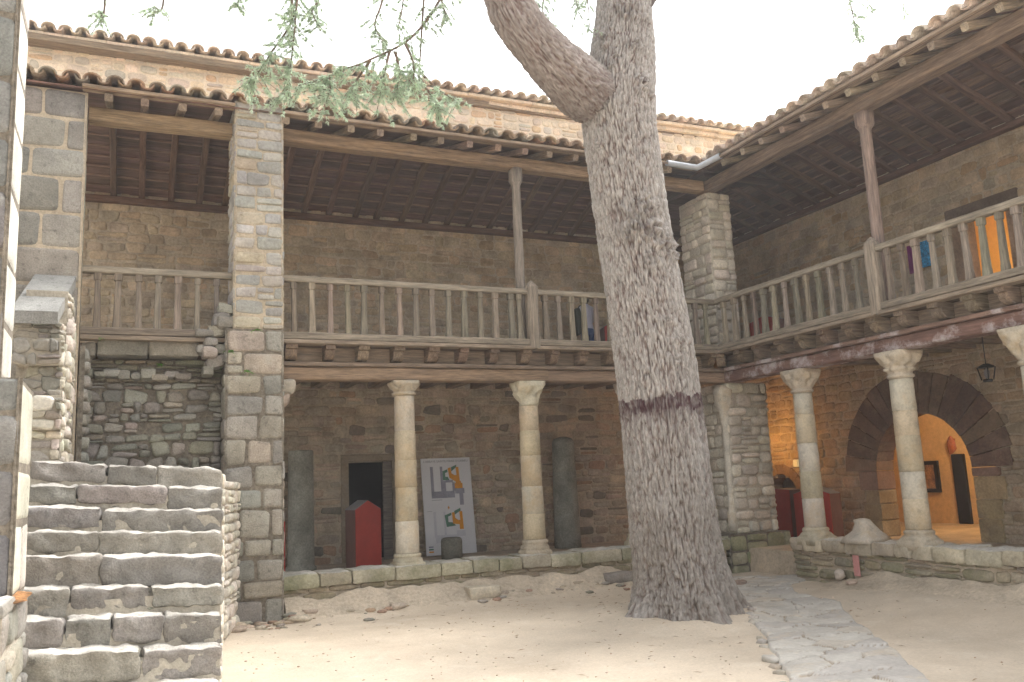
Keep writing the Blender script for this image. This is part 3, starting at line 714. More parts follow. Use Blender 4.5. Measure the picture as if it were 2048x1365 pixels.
for p, lb in (((4.84, 9.98), 'squat square newel post with pointed head in the railing left of the cedar'), ((7.84, 7.04), 'squat square newel post in the right hand railing below the reddish post')):
    t = thing('newel_post', lb, 'post', (p[0], p[1], 3.33), 'newel posts of the railings'); g = MB()
    lathe(g, (p[0], p[1], 0), [(.075, 3.30, 1), (.075, 4.12, 1), (.07, 4.14, .9), (.035, 4.19, .5), (.012, 4.215, 0)], (.25, .21, .165), n=16, wob=.004, smooth=False, grain=True); g.build('shaft', 'wood', t)

# ------------------------------------------------------------------ columns
def column(label, x, y, z0, zs, zc, zt, r0_, r1_, style, plinth=.20, cw=.20, seed=0):
    t = thing('stone_column', label, 'column', (x, y, z0), 'stone columns of the cloister')
    g = MB(); nd = 5; prof = []; cols = [jc(random.choice([(.50, .455, .37), (.55, .50, .41), (.47, .40, .28), (.52, .44, .31)]), .06) for _ in range(nd + 1)]
    hs_ = sorted([0] + [k / nd + R(-.04, .04) for k in range(1, nd)] + [1]); offs = [R(-.004, .004) for _ in range(nd + 1)]
    for k in range(nd):
        a, b = hs_[k], hs_[k + 1]; H = zc - zs
        ra = r0_ + (r1_ - r0_) * a + offs[k]; rb = r0_ + (r1_ - r0_) * b + offs[k]
        prof += [(ra - .007, zs + H * a + .001, 0), (ra, zs + H * a + .008, 0), (ra * .5 + rb * .5, zs + H * (a + b) / 2, 0), (rb, zs + H * b - .008, 0), (rb - .007, zs + H * b - .001, 0)]
    def cf(z, a):
        q = (z - zs) / (zc - zs); k = 0
        while k < nd - 1 and q > hs_[k + 1]: k += 1
        return cols[k]
    lathe(g, (x, y, 0), prof, cf, n=32, wob=.004); g.build('shaft', 'column', t)
    g = MB(); H = zs - z0; c = jc((.44, .39, .29), .08)
    lathe(g, (x, y, 0), [(cw * .95, z0 - .04, 1), (cw * .95, z0 + H * .30, 1), (cw * .90, z0 + H * .34, .9), (cw * .93, z0 + H * .42, .4), (r0_ * 1.32, z0 + H * .55, .1), (r0_ * 1.13, z0 + H * .68, 0), (r0_ * 1.2, z0 + H * .78, 0), (r0_ * 1.18, z0 + H * .9, 0), (r0_ * 1.02, zs, 0)], c, n=32, wob=.012); g.build('base', 'column', t)
    g = MB(); H = zt - zc; c = jc((.48, .42, .33), .06) if style != 2 else (.56, .52, .40)
    def leaf(a, z, r_, sq):
        q = (z - zc) / H
        if q < .2 or q > .86: return 0
        return .024 * math.sin(a * 8 + (3.14 if q > .55 else 0)) * math.sin((q - .2) / .66 * math.pi) + .022 * abs(math.sin(a * 4)) * (q > .5)
    def vol(a, z, r_, sq):
        q = (z - zc) / H
        if q < .25 or q > .9: return 0
        w = abs(((a / (math.pi / 2)) % 1) - .5) * 2       # 1 at mid face? 0 at corners
        return -.05 * max(0, math.sin(q * 3.4)) * (1 - w) ** .8 + .03 * (abs((q - .3) / .6 - (w)) < .2)
    if style == 1:
        pr = [(r1_ * .98, zc, 0), (r1_ * 1.18, zc + .018, 0), (r1_ * 1.2, zc + .035, 0), (r1_ * 1.02, zc + .05, 0)] + [(r1_ * 1.05 + (cw * .98 - r1_) * ((k / 12) ** .7) * (1 - .25 * max(0, (k - 10) / 2)), zc + .05 + (H - .07) * k / 12, min(.85, k / 10)) for k in range(1, 13)] + [(cw * .86, zt, .9)]
        lathe(g, (x, y, 0), pr, c, n=48, fn=vol, wob=.008)
    elif style == 2:
        pr = [(r1_ * .98, zc, 0), (r1_ * 1.02, zc + .02, 0)] + [(r1_ * 1.0 + (cw * 1.04 - r1_) * (k / 12) ** 1.15, zc + .02 + (H - .02) * k / 12, min(.8, k / 12)) for k in range(1, 13)]
        lathe(g, (x, y, 0), pr, c, n=48, fn=leaf, wob=.03)
    else:
        k0 = .32 if style == 4 else .18
        pr = [(r1_ * .98, zc, 0), (r1_ * 1.18, zc + .02, 0), (r1_ * 1.16, zc + .045, 0), (r1_ * 1.0, zc + .055, 0)]
        if style == 4: pr += [(r1_ * 1.03, zc + .085, 0), (r1_ * 1.28, zc + .10, 0), (r1_ * 1.26, zc + .125, .1), (r1_ * 1.08, zc + .135, .1)]
        zz = pr[-1][1]
        pr += [(r1_ * 1.05 + (cw * 1.0 - r1_) * (k / 10) ** .9, zz + (zt - .03 - zz) * k / 10, min(.8, k / 10)) for k in range(1, 11)] + [(cw * 1.02, zt - .028, .9), (cw * 1.02, zt, .9)]
        lathe(g, (x, y, 0), pr, c, n=48, fn=leaf, wob=.012)
    g.build('capital', 'column', t)
CA = 10.24
column('stone column with voluted capital between the red box and the plan panel', 3.13, CA, .63, .79, 2.70, 2.885, .142, .128, 1, cw=.185)
column('stone column with worn cream capital to the left of the cedar', 4.84, CA, .64, .84, 2.57, 2.885, .142, .128, 2, cw=.185)
column('stone column mostly hidden behind the left side of the cedar trunk', 6.44, CA, .66, .82, 2.62, 2.885, .138, .126, 3, cw=.185)
column('first stone column of the right gallery, beside the corner pillar', 8.14, 8.71, .66, .84, 2.57, 2.88, .138, .124, 3, cw=.20)
column('stone column with double neck ring standing before the lit round arch', 8.14, 7.11, .68, .86, 2.56, 2.88, .14, .128, 4, cw=.20)
column('stone column with tall leafy capital cut by the right edge of the photo', 8.14, 5.50, .70, .88, 2.50, 2.88, .14, .128, 3, cw=.215)
column('stone column of the right gallery just outside the right edge', 8.14, 3.9, .70, .88, 2.50, 2.88, .14, .128, 4, cw=.20)

# ------------------------------------------------------------------ parapets (low walls)
def slabrow(mb, a, b, depthdir, dep, z0, z1, pal, wr=(.25, .5), jit=.01, rough=.08):
    a = V3(a); b = V3(b); d = (b - a).normalized(); L = (b - a).length; u = 0; dd = V3(depthdir)
    while u < L - .01:
        w = R(*wr); w = L - u if L - u - w < wr[0] * .6 else w
        c = a + d * (u + w / 2) + dd * (dep / 2) + Z_ * ((z0 + z1) / 2 + R(-jit, jit))
        sz = (abs(d.x) * (w - .003) + abs(dd.x) * dep, abs(d.y) * (w - .003) + abs(dd.y) * dep, (z1 - z0) * R(.95, 1.05))
        block(mb, c, sz, jc(random.choice(pal), .1), r=.018 + rough * .10, amp=.008 + rough * .06, res=.035, top=(.52, .49, .43)); u += w  # coping tops painted paler, as a lit edge
t = thing('low_stone_wall', 'low mossy stone parapet under the left gallery columns', 'wall', (4.5, 10.2, .1)); g = MB()
masonry(g, (0, 10.05, 0), X_, Z_, (0, -1, 0), 1.56, 7.72, .05, .52, [(.35, .29, .20), (.31, .26, .18), (.38, .32, .23)], (.1, .2), (.2, .5), .03, .5, .2, .006, thick=.36, split=.1)
g.build('wall', ['mossy', 'earth'], t)
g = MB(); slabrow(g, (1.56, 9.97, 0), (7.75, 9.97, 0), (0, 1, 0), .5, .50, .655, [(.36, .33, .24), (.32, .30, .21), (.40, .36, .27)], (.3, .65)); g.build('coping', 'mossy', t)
t = thing('low_stone_wall', 'low stone parapet with rounded coping under the right gallery columns', 'wall', (8.1, 6, .1)); g = MB()
masonry(g, (8.02, 0, 0), Y_, Z_, (-1, 0, 0), 2.5, 9.0, .05, .56, [(.33, .28, .21), (.37, .31, .22), (.29, .25, .18)], (.1, .17), (.16, .4), .035, .5, .2, .006, thick=.36, split=.2)
masonry(g, (0, 9.0, 0), X_, Z_, (0, 1, 0), 8.02, 8.38, .05, .56, P_CREAM, (.1, .17), (.16, .3), .02, .5, .15, .006, thick=.01)
g.build('wall', ['mossy', 'earth'], t)
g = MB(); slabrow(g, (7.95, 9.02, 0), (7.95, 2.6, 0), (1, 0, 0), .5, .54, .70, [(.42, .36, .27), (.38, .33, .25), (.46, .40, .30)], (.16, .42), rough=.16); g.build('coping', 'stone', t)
# pyramid shaped stone on the parapet
t = thing('stone_fragment', 'peaked pale stone fragment on the right parapet between two columns', 'stone', (8.14, 7.92, .7)); g = MB()
pr = [(.25, .68, .6), (.22, .74, .5), (.13, .82, .4), (.09, .9, .3), (.07, .95, .2), (.02, .965, 0)]
lathe(g, (8.14, 7.9, 0), pr, (.50, .44, .36), n=20, wob=.05); g.build('block', 'column', t)

# ------------------------------------------------------------------ piers
def pier(label, x0, x1, y0, y1, z0, z1, pal, hr, wr, h, faces='fr', rnd=.4, jit=.08, mats=('stone', 'mortar'), name='stone_pier', gap=.007, split=.12, cj=.12, parent=None, part='masonry', pal2=None, side=None):
    t = parent or thing(name, label, 'pier', ((x0 + x1) / 2, (y0 + y1) / 2, z0)); g = MB()
    box(g, x0 + .03, x1 - .03, y0 + .03, y1 - .03, z0, z1, (.3, .25, .2), mi=1, bev=0)
    for f in faces:
        if f == 'f': a = ((0, y0 + .02, 0), X_, (0, -1, 0), x0 + .005, x1 - .005)
        if f == 'b': a = ((0, y1 - .02, 0), X_, (0, 1, 0), x0 + .005, x1 - .005)
        if f == 'r': a = ((x1 - .02, 0, 0), Y_, (1, 0, 0), y0 + .005, y1 - .005)
        if f == 'l': a = ((x0 + .02, 0, 0), Y_, (-1, 0, 0), y0 + .005, y1 - .005)
        masonry(g, a[0], a[1], Z_, a[2], a[3], a[4], z0, z1, side if (side and f == 'r') else pal, hr, wr, h * (.35 if side and f == 'r' else 1), rnd, jit, gap, thick=.011, split=split, cj=cj, pal2=None if side and f == 'r' else pal2)  # side palette: right faces painted paler to look lit
    g.build(part, list(mats), t); return t
# pier between the bays
t = pier('tall stone pier of pale rubble above and big grey ashlars below, beside the ruined wall', 1.035, 1.60, 9.84, 10.5, 3.42, 6.14, P_PIER, (.10, .2), (.14, .36), .018, 'flr', rnd=.30, jit=.16, pal2=[(.43, .37, .27), (.32, .31, .29)])
pier('', .955, 1.60, 9.82, 10.55, .1, 3.42, P_GREY, (.15, .36), (.16, .44), .022, 'flr', rnd=.22, jit=.10, parent=t, part='lower_masonry', mats=('basalt', 'mortar_dark'), pal2=[(.33, .285, .23), (.33, .30, .24)])
t2 = thing('stone_corbel', 'carved stone corbel jutting from the pier under the left end of the beam', 'corbel', (1.66, 10.2, 2.6)); g = MB()
rock(g, (1.66, 10.2, 2.80), (.22, .26, .17), (.46, .42, .35), n=16, m=10, rough=.2, sq=.4); rock(g, (1.645, 10.2, 2.66), (.16, .22, .2), (.47, .38, .31), n=16, m=10, rough=.25, sq=.8); g.build('block', 'stone', t2)
# left wall
t = thing('stone_pier', 'broad grey ashlar pier holding the roof at the far left', 'pier', (-.8, 10.1, 0))
pier('', -1.75, -.50, 9.88, 10.35, .1, 6.02, P_BAS, (.28, .46), (.32, .6), .02, 'fr', rnd=.22, jit=.04, mats=('basalt', 'mortar'), parent=t, split=.05, side=[(.50, .48, .40), (.46, .44, .37)])  # cream right face carries the lit strip in its colour
# corner pillar upper and lower
t = pier('square pillar of cream rubble at the inner corner of the two galleries', 7.98, 8.42, 10.15, 10.9, 3.33, 5.83, P_CREAM, (.12, .2), (.16, .34), .035, 'fl', rnd=.4, jit=.1, mats=('stone', 'mortar_pale'), split=.2)
pier('', 8.02, 8.78, 10.14, 10.85, .70, 2.885, P_CREAM, (.11, .2), (.16, .36), .035, 'flr', rnd=.45, jit=.12, mats=('stone', 'mortar_pale'), parent=t, part='lower_masonry')
pier('', 7.80, 8.92, 10.05, 10.95, .1, .70, [(.25, .25, .15), (.30, .28, .19), (.34, .31, .23)], (.16, .24), (.2, .4), .03, 'flr', rnd=.35, mats=('mossy', 'mortar_dark'), parent=t, part='foot_masonry')
g = MB()
lathe(g, (8.02, 10.22, 0), [(.075, .75, 0), (.07, 1.0, 0), (.052, 1.05, 0), (.05, 2.25, 0), (.055, 2.3, 0), (.075, 2.45, .2), (.11, 2.6, .4), (.115, 2.78, .6), (.06, 2.86, .4)], (.56, .52, .44), n=20, wob=.02); g.build('engaged_colonnette', 'column', t)
g = MB(); rock(g, (8.60, 10.3, 2.79), (.42, .3, .2), (.25, .22, .17), n=14, m=8, rough=.2, sq=.4); g.build('bracket', 'stone', t)

# ------------------------------------------------------------------ ruined wall, spur, stairs
t = thing('ruined_wall', 'ruined dark rubble wall filling the left bay above the stairs', 'wall', (.25, 10.3, 1.5)); g = MB()
masonry(g, (0, 10.3, 0), X_, Z_, (0, -1, 0), -.5, .97, 1.6, 2.85, P_GREY, (.07, .17), (.08, .28), .045, .5, .3, .004, thick=.3, split=.25, skip=.03, cj=.2)
masonry(g, (0, 10.33, 0), X_, Z_, (0, -1, 0), -.5, .97, 2.85, 3.12, [(.22, .21, .15), (.27, .24, .18)], (.06, .12), (.1, .4), .04, .6, .2, .006, thick=.26, split=.25, cj=.2)
masonry(g, (-.44, 0, 0), Y_, Z_, (1, 0, 0), 9.9, 10.3, 1.6, 3.2, P_GREY, (.1, .17), (.1, .25), .05, .6, .2, .006, thick=.05)
g.build('rubble', ['basalt', 'mortar_dark'], t)
g = MB()
for a, b, z0, z1, cc in ((-.34, .17, 3.13, 3.30, (.25, .235, .195)), (.175, .70, 3.13, 3.30, (.27, .245, .20)), (-.49, -.35, 3.12, 3.27, (.24, .22, .18))): block(g, ((a + b) / 2, 10.28, (z0 + z1) / 2), (b - a, .42, z1 - z0), cc, r=.03, amp=.014, res=.03)
for k in range(9):
    x = -.42 + .12 * k; block(g, (x, 10.25, 2.93 + R(-.03, .03)), (R(.1, .2), .2, R(.06, .12)), jc(random.choice(P_GREY), .2), r=.03, amp=.015)
for k, (x, z) in enumerate(((.75, 3.38), (.82, 3.28), (.88, 3.42), (.93, 3.55), (.97, 3.66), (.80, 3.15), (.92, 3.2), (.87, 3.05), (.79, 2.95), (.98, 3.5), (.74, 3.2))):
    block(g, (x, 10.05 + R(-.05, .05), z), (R(.12, .22), .3, R(.08, .14)), jc(random.choice(P_GREY), .15), r=.03, amp=.02, tilt=(R(-.2, .3), 0))
g.build('loose_blocks', 'basalt', t)
# spur wall with sloping cap
t = thing('ruined_wall', 'ragged stub of parapet wall with a sloping cap slab at the top of the stairs', 'wall', (-.75, 9.3, 1.6)); g = MB()
masonry(g, (-.56, 0, 0), Y_, Z_, (1, 0, 0), 9.12, 9.9, 1.5, 3.35, P_CREAM, (.1, .18), (.12, .3), .035, .5, .3, .006, thick=.42, split=.2, cj=.18)
for x0_, x1_, y0_, za, zb_, pl_ in ((-.80, -.565, 8.93, 1.5, 1.95, P_CREAM), (-.86, -.57, 9.02, 1.95, 2.25, P_CREAM), (-.84, -.57, 8.90, 2.25, 2.55, P_CREAM + P_GREY), (-.90, -.58, 8.98, 2.55, 2.85, P_GREY + P_CREAM), (-.98, -.59, 8.86, 2.85, 3.08, P_GREY), (-1.0, -.60, 8.90, 3.08, 3.26, P_GREY)):
    box(g, x0_ + .02, x1_ - .02, y0_ + .03, 9.6, za, zb_ + .02, (.3, .3, .3), mi=1, bev=0)
    masonry(g, (0, y0_ + .02, 0), X_, Z_, (0, -1, 0), x0_, x1_, za, zb_, pl_, (.07, .14), (.09, .22), .035, .5, .35, .004, thick=.01, split=.2, cj=.2)
    masonry(g, (x1_ - .01, 0, 0), Y_, Z_, (1, 0, 0), y0_, 9.1, za, zb_, P_CREAM, (.07, .14), (.08, .16), .03, .5, .35, .004, thick=.01, split=.2, cj=.15)
g.build('rubble', ['stone', 'mortar_pale'], t)
g = MB()
q = [(-1.02, 8.82, 3.34), (-.63, 8.82, 3.34), (-.55, 9.85, 3.93), (-.93, 9.85, 3.93)]
i = [g.vert(p, (.27, .265, .245)) for p in q] + [g.vert((p[0], p[1], p[2] - .12), (.27, .265, .245)) for p in q]
for f in ((0, 1, 2, 3), (7, 6, 5, 4), (0, 4, 5, 1), (1, 5, 6, 2), (2, 6, 7, 3), (3, 7, 4, 0)): g.face([i[k] for k in f])
g.build('cap_slab', 'basalt', t)
g = MB()
masonry(g, (-.575, 0, 0), Y_, V3((0, 0, 1)), (1, 0, 0), 9.2, 9.9, 3.35, 3.62, P_CREAM, (.1, .14), (.12, .3), .03, .6, .25, .006, thick=.36); g.build('upper_rubble', ['stone', 'mortar_pale'], t)

# stairs: nosing heights measured in steps
st = thing('stone_stairs', 'worn grey stone staircase climbing at the left towards the ruined wall', 'stairs', (0, 7.6, .1))
ST = [(6.62, .27), (6.9, .48), (7.15, .68), (7.4, .87), (7.65, 1.09), (7.9, 1.26), (8.15, 1.45), (8.4, 1.64), (8.65, 1.83)]
for k, (y, z) in enumerate(ST):
    xr = .655 + .022 * k if k else .64; xl = -.78; g = MB(); zb = (ST[k - 1][1] if k else .02) - .03; H = z - zb; yb = (ST[k + 1][0] if k < 8 else 10.3) + .1
    box(g, xl - .1, xr - .02, y + .012, yb, zb - .1, z - .03, (.3, .26, .2), mi=1, bev=0)
    x = xl + R(-.05, 0); parts = (2, 2, 4, 3, 2, 2, 2, 3, 3)[k]; n_ = parts
    cuts = sorted([xl] + [xl + (xr - xl) * ((j + 1) / n_ + R(-.14, .14) / n_ * 2) for j in range(n_ - 1)] + [xr])
    for a, b in zip(cuts, cuts[1:]):
        dz = R(-.008, .008); hh = H * random.choice((R(.90, 1.0), R(.66, .85))); zt = z + (.10 * (xr - (a + b) / 2) / 1.4) + dz; fy = R(-.012, .012)
        block(g, ((a + b) / 2, y + .16 + fy, zt - hh / 2), (b - a - R(.004, .016), .33, hh), jc(random.choice([(.245, .228, .20), (.27, .25, .22), (.30, .28, .24), (.225, .21, .185)]), .12), r=.022, amp=.022, res=.022, top=(.46, .43, .38), tilt=(-.07 + R(-.02, .02), 0))  # tops painted paler: dust plus the lit look of the treads
        for q in range(int((b - a) / .08)):
            if hh < H * .86: block(g, (a + .04 + q * .08 + R(-.02, .02), y + .07 + R(-.01, .02), zb + R(.01, .04) + .10 * (xr - a) / 1.4), (R(.05, .16), .10, R(.02, .05)), jc(random.choice(P_GREY + P_CREAM[:1]), .2), r=.015, amp=.01, res=.03)
    g.build('step', ['basalt', 'mortar_pale'], st)
# landing slab edge + side wall of the stair
t = thing('stair_side_wall', 'narrow pale rubble side wall along the right edge of the staircase', 'wall', (.9, 9, .1)); g = MB()
a, b = V3((.875, 8.98, 0)), V3((1.10, 9.83, 0)); d = (b - a).normalized()
masonry(g, a, d, Z_, d.cross(Z_), 0, (b - a).length, .1, 1.72, P_CREAM, (.09, .15), (.1, .24), .03, .5, .18, .006, thick=.4, split=.2)
a2, b2 = V3((.645, 6.75, 0)), V3((.873, 8.96, 0)); d2 = (b2 - a2).normalized()
for k in range(1, 9):
    ya, yb_ = ST[k][0], (ST[k + 1][0] if k < 8 else 8.97); u0_ = (ya - 6.75) / d2.y; u1_ = (yb_ - 6.75) / d2.y
    masonry(g, a2 - d2.cross(Z_) * .01, d2, Z_, d2.cross(Z_), u0_ + .02, u1_, .1, ST[k][1] - .05, P_CREAM, (.09, .15), (.1, .24), .02, .5, .18, .006, thick=.06, split=.1)
g.build('rubble', ['stone', 'mortar_pale'], t)

# near-left buttress and low block
t = thing('stone_buttress', 'dark grey ashlar buttress cut by the left edge of the photo', 'pier', (-1.4, 6.3, 1))
pier('', -2.9, -.72, 6.0, 6.62, 2.36, 7.4, [(.17, .165, .16), (.20, .195, .185), (.15, .147, .14)], (.3, .5), (.5, .9), .02, 'fr', rnd=.18, jit=.03, mats=('basalt', 'mortar_dark'), parent=t, split=0, part='upper_masonry', side=[(.56, .54, .46), (.50, .48, .41)])  # pale right faces, here and below, have side light in their colour
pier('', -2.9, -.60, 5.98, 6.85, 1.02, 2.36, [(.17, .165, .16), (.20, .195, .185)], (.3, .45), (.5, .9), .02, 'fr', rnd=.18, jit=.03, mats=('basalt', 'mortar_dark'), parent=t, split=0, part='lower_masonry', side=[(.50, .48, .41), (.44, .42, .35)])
t = thing('low_stone_wall', 'low rubble block at the bottom left beside the stairs', 'wall', (-1.3, 5.9, 0))
pier('', -2.6, -.60, 5.55, 6.9, .05, 1.0, P_GREY, (.14, .26), (.2, .45), .03, 'fr', rnd=.35, mats=('basalt', 'mortar_pale'), parent=t)
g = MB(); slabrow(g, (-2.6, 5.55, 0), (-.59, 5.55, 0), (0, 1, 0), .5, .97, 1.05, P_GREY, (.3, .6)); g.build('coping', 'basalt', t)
g = MB(); rock(g, (-1.2, 6.3, 1.02), (1.3, .9, .07), (.3, .15, .06), n=24, m=6, rough=.1); g.build('leaf_litter', 'litter', kind='stuff', label='rusty brown leaf litter caught on the low wall', category='leaves')

# ------------------------------------------------------------------ cedar
tree = thing('cedar_tree', 'huge old cedar with grey furrowed bark, forked limb and dark ring round its trunk', 'tree', (5.32, 7.75, .1))
def spline(pts, n):
    out = []
    P = [pts[0]] + pts + [pts[-1]]
    m = len(pts) - 1
    for k in range(n + 1):
        t = m * k / n; i = min(int(t), m - 1); f = t - i; p0, p1, p2, p3 = P[i], P[i + 1], P[i + 2], P[i + 3]
        out.append(tuple(.5 * ((2 * b) + (c - a) * f + (2 * a - 5 * b + 4 * c - d) * f * f + (3 * b - a - 3 * c + d) * f ** 3) for a, b, c, d in zip(p0, p1, p2, p3)))
    return out
def barky(mb, ctrl, rows, n, z_is_trunk=True, knots=(), seed=0, tint=1.0):
    pts = spline(ctrl, rows); prev = None; run = 0; lastp = None
    sx = V3((seed * 3.1, seed * 1.7, seed)); px = None
    for k, (x, y, z, r_) in enumerate(pts):
        p = V3((x, y, z)); q = pts[min(k + 1, rows)]; q0 = pts[max(k - 1, 0)]; d = (V3(q[:3]) - V3(q0[:3])).normalized()
        if lastp is not None: run += (p - lastp).length
        lastp = p
        ax = (px - d * px.dot(d)).normalized() if px is not None else d.cross(Y_).normalized(); px = ax; ay = d.cross(ax)
        row = []
        for i in range(n):
            a = 2 * math.pi * i / n; ca, sa = math.cos(a), math.sin(a)
            u = V3((ca * r_, sa * r_, 0)); base = V3((ca * .42, sa * .42, 0))
            w = noise.noise(sx + V3((base.x * 3, base.y * 3, run * 1.6))) * .05
            bb = sx + V3(((base.x + w) * 27, (base.y + w) * 27, run * 4.0))
            f1 = abs(noise.noise(bb)); f2 = abs(noise.noise(bb * 2.1 + V3((5, 5, 0)))); f3 = noise.noise(sx + V3((base.x * 46, base.y * 46, run * 12)))
            f4 = abs(noise.noise(sx + V3((base.x * 52, base.y * 52, run * 11))))
            crack = (1 - min(1, f1 * 4.2)) * .6 + (1 - min(1, f4 * 4)) * .55
            kd = 0; kc = 0
            for (ka, kz, kr, kh) in knots:
                da = (a - ka + math.pi) % (2 * math.pi) - math.pi; dist = math.hypot(da * r_, (run - kz)) / kr
                if dist < 2: nz_ = dist * (1 + 1.1 * noise.noise(V3((a * 7, run * 7, 2)))); kd += kh * math.exp(-nz_ * nz_ * 1.4) * (.9 + .5 * math.cos(nz_ * 9)) * (1 + 1.2 * noise.noise(V3((a * 22, run * 22, 7)))); kc = max(kc, math.exp(-nz_ * nz_ * 1.2) * (.6 + .6 * math.cos(nz_ * 11 + 2)))
            disp = .012 * min(1, f2 * 4) - .034 * crack + .007 * f3 + kd + .018 * noise.noise(sx + V3((base.x * 4, base.y * 4, run * .9)))
            if z_is_trunk:
                fl = math.exp(-max(0, z - .02) / .28)
                disp += fl * (.14 + .26 * max(0, math.sin(a * 4 + 1.9)) ** 2 + .08 * math.sin(a * 9 + .4) + .06 * noise.noise(V3((a * 3, z * 4, 1)))) ; 
            v = p + ax * ca * (r_ + disp) + ay * sa * (r_ + disp)
            cq = sm((crack - .25) / .65); lum = .36 * (1 - cq) + .14 * cq + .10 * (min(1, f2 * 3) - .5) + .10 * f3; lum = max(.06, lum); crack = cq
            c = (lum * 1.0, lum * .935, lum * .865)
            rd = crack * .5; c = (c[0] + .03 * rd, c[1] * (1 - .22 * rd), c[2] * (1 - .3 * rd))
            if kc > .1: c = tuple(q_ * (1 - min(1, kc) * .28) for q_ in c)
            if z_is_trunk:
                dz = z - (2.38 + .05 * noise.noise(V3((a * 2.4, 3, 1))) + .04 * noise.noise(V3((base.x * 18, base.y * 18, 2))))
                drip = .12 + 1.1 * max(0, noise.noise(V3((base.x * 26, base.y * 26, 4)))) + .5 * max(0, noise.noise(V3((base.x * 5, base.y * 5, 8))))
                if -drip < dz < .03:
                    s_ = .9 if dz > -.12 else .75 * (1 - (-dz - .12) / max(.01, drip - .12)); s_ = max(0, min(1, s_ * (.8 + .8 * f3)))
                    c = (c[0] * (1 - s_) + .065 * s_, c[1] * (1 - s_) + .028 * s_, c[2] * (1 - s_) + .034 * s_)
                if z < 2.5: s_ = .42 * sm((2.5 - z) / 1.7) + .2 * noise.noise(V3((base.x * 3, base.y * 3, z * 2))); c = (c[0] * (1 - s_) + .17 * s_, c[1] * (1 - s_) + .142 * s_, c[2] * (1 - s_) + .112 * s_)
            else:
                s_ = .45 * math.exp(-max(0, run - .25) / .25); c = tuple(q_ * (1 - s_) for q_ in c); disp_x = 0  # bark darkened toward the fork, crevice shade put into the colour
                s_ = .35; c = (c[0] * (1 - s_) + .19 * s_, c[1] * (1 - s_) + .125 * s_, c[2] * (1 - s_) + .115 * s_)
                up_ = (ax * ca + ay * sa).z
                if up_ > .3: s_ = .4 * (up_ - .3); c = (c[0] * (1 - s_) + .16 * s_, c[1] * (1 - s_) + .20 * s_, c[2] * (1 - s_) + .10 * s_)
            row.append(mb.vert(v, c, (base.x, base.y, run + seed)))
        if prev:
            for i in range(n): mb.face((prev[i], prev[(i + 1) % n], row[(i + 1) % n], row[i]), 0, True)
        prev = row
    mb.face(prev)
g = MB()
trunk_ctrl = [(5.37, 7.75, -.05, .50), (5.36, 7.75, .4, .475), (5.31, 7.75, 1.0, .46), (5.25, 7.75, 2.2, .435), (5.18, 7.75, 3.2, .425), (5.07, 7.75, 4.2, .40), (5.0, 7.75, 5.0, .405), (4.97, 7.75, 5.6, .41), (5.06, 7.75, 6.3, .37), (5.14, 7.75, 7.0, .31), (5.2, 7.8, 8.0, .28), (5.25, 7.8, 9.5, .24)]
kn = []
def kang(az): return az
import itertools
for (f_, z, rr_, hh) in ((.72, 5.85, .11, .05), (-.25, 5.62, .09, .035), (.35, 4.45, .13, .045), (.0, 4.25, .15, .05), (.55, 4.15, .16, .055), (.80, 4.0, .12, .05), (.25, 3.85, .10, .03), (-.5, 6.42, .08, .06), (.15, 6.75, .12, .06), (-.1, 6.1, .08, .04), (.7, 2.95, .08, .03), (.5, 2.75, .09, .025), (-.3, 2.6, .07, .02), (.4, 6.3, .09, .04), (-.6, 5.2, .07, .03), (.45, 3.2, .06, .03)):
    ang = .97 + math.asin(f_)
    kn.append((ang, z + .05, rr_, hh))
barky(g, trunk_ctrl, 760, 380, True, knots=kn, seed=2)
g.build('trunk', 'bark', tree)
g = MB()
barky(g, [(5.1, 8.0, 5.78, .14), (4.88, 7.88, 5.80, .26), (4.52, 7.68, 5.80, .32), (4.10, 7.44, 5.86, .285), (3.74, 7.3, 6.03, .25), (3.47, 7.25, 6.30, .24), (3.30, 7.22, 6.75, .21), (3.1, 7.2, 7.3, .2), (2.4, 7.1, 7.75, .13), (1.2, 6.95, 7.9, .09), (-.6, 6.85, 7.8, .05)], 300, 150, False, seed=9, knots=[(1.0, .2, .15, .03)])
limbL = g.build('limb', 'bark', tree)
g = MB()
barky(g, [(5.2, 7.75, 7.0, .2), (5.7, 7.7, 7.5, .17), (6.6, 7.6, 8.1, .13), (8.0, 7.55, 8.6, .09), (9.8, 7.5, 8.7, .05)], 90, 48, False, seed=15)
limbR = g.build('limb', 'bark', tree)

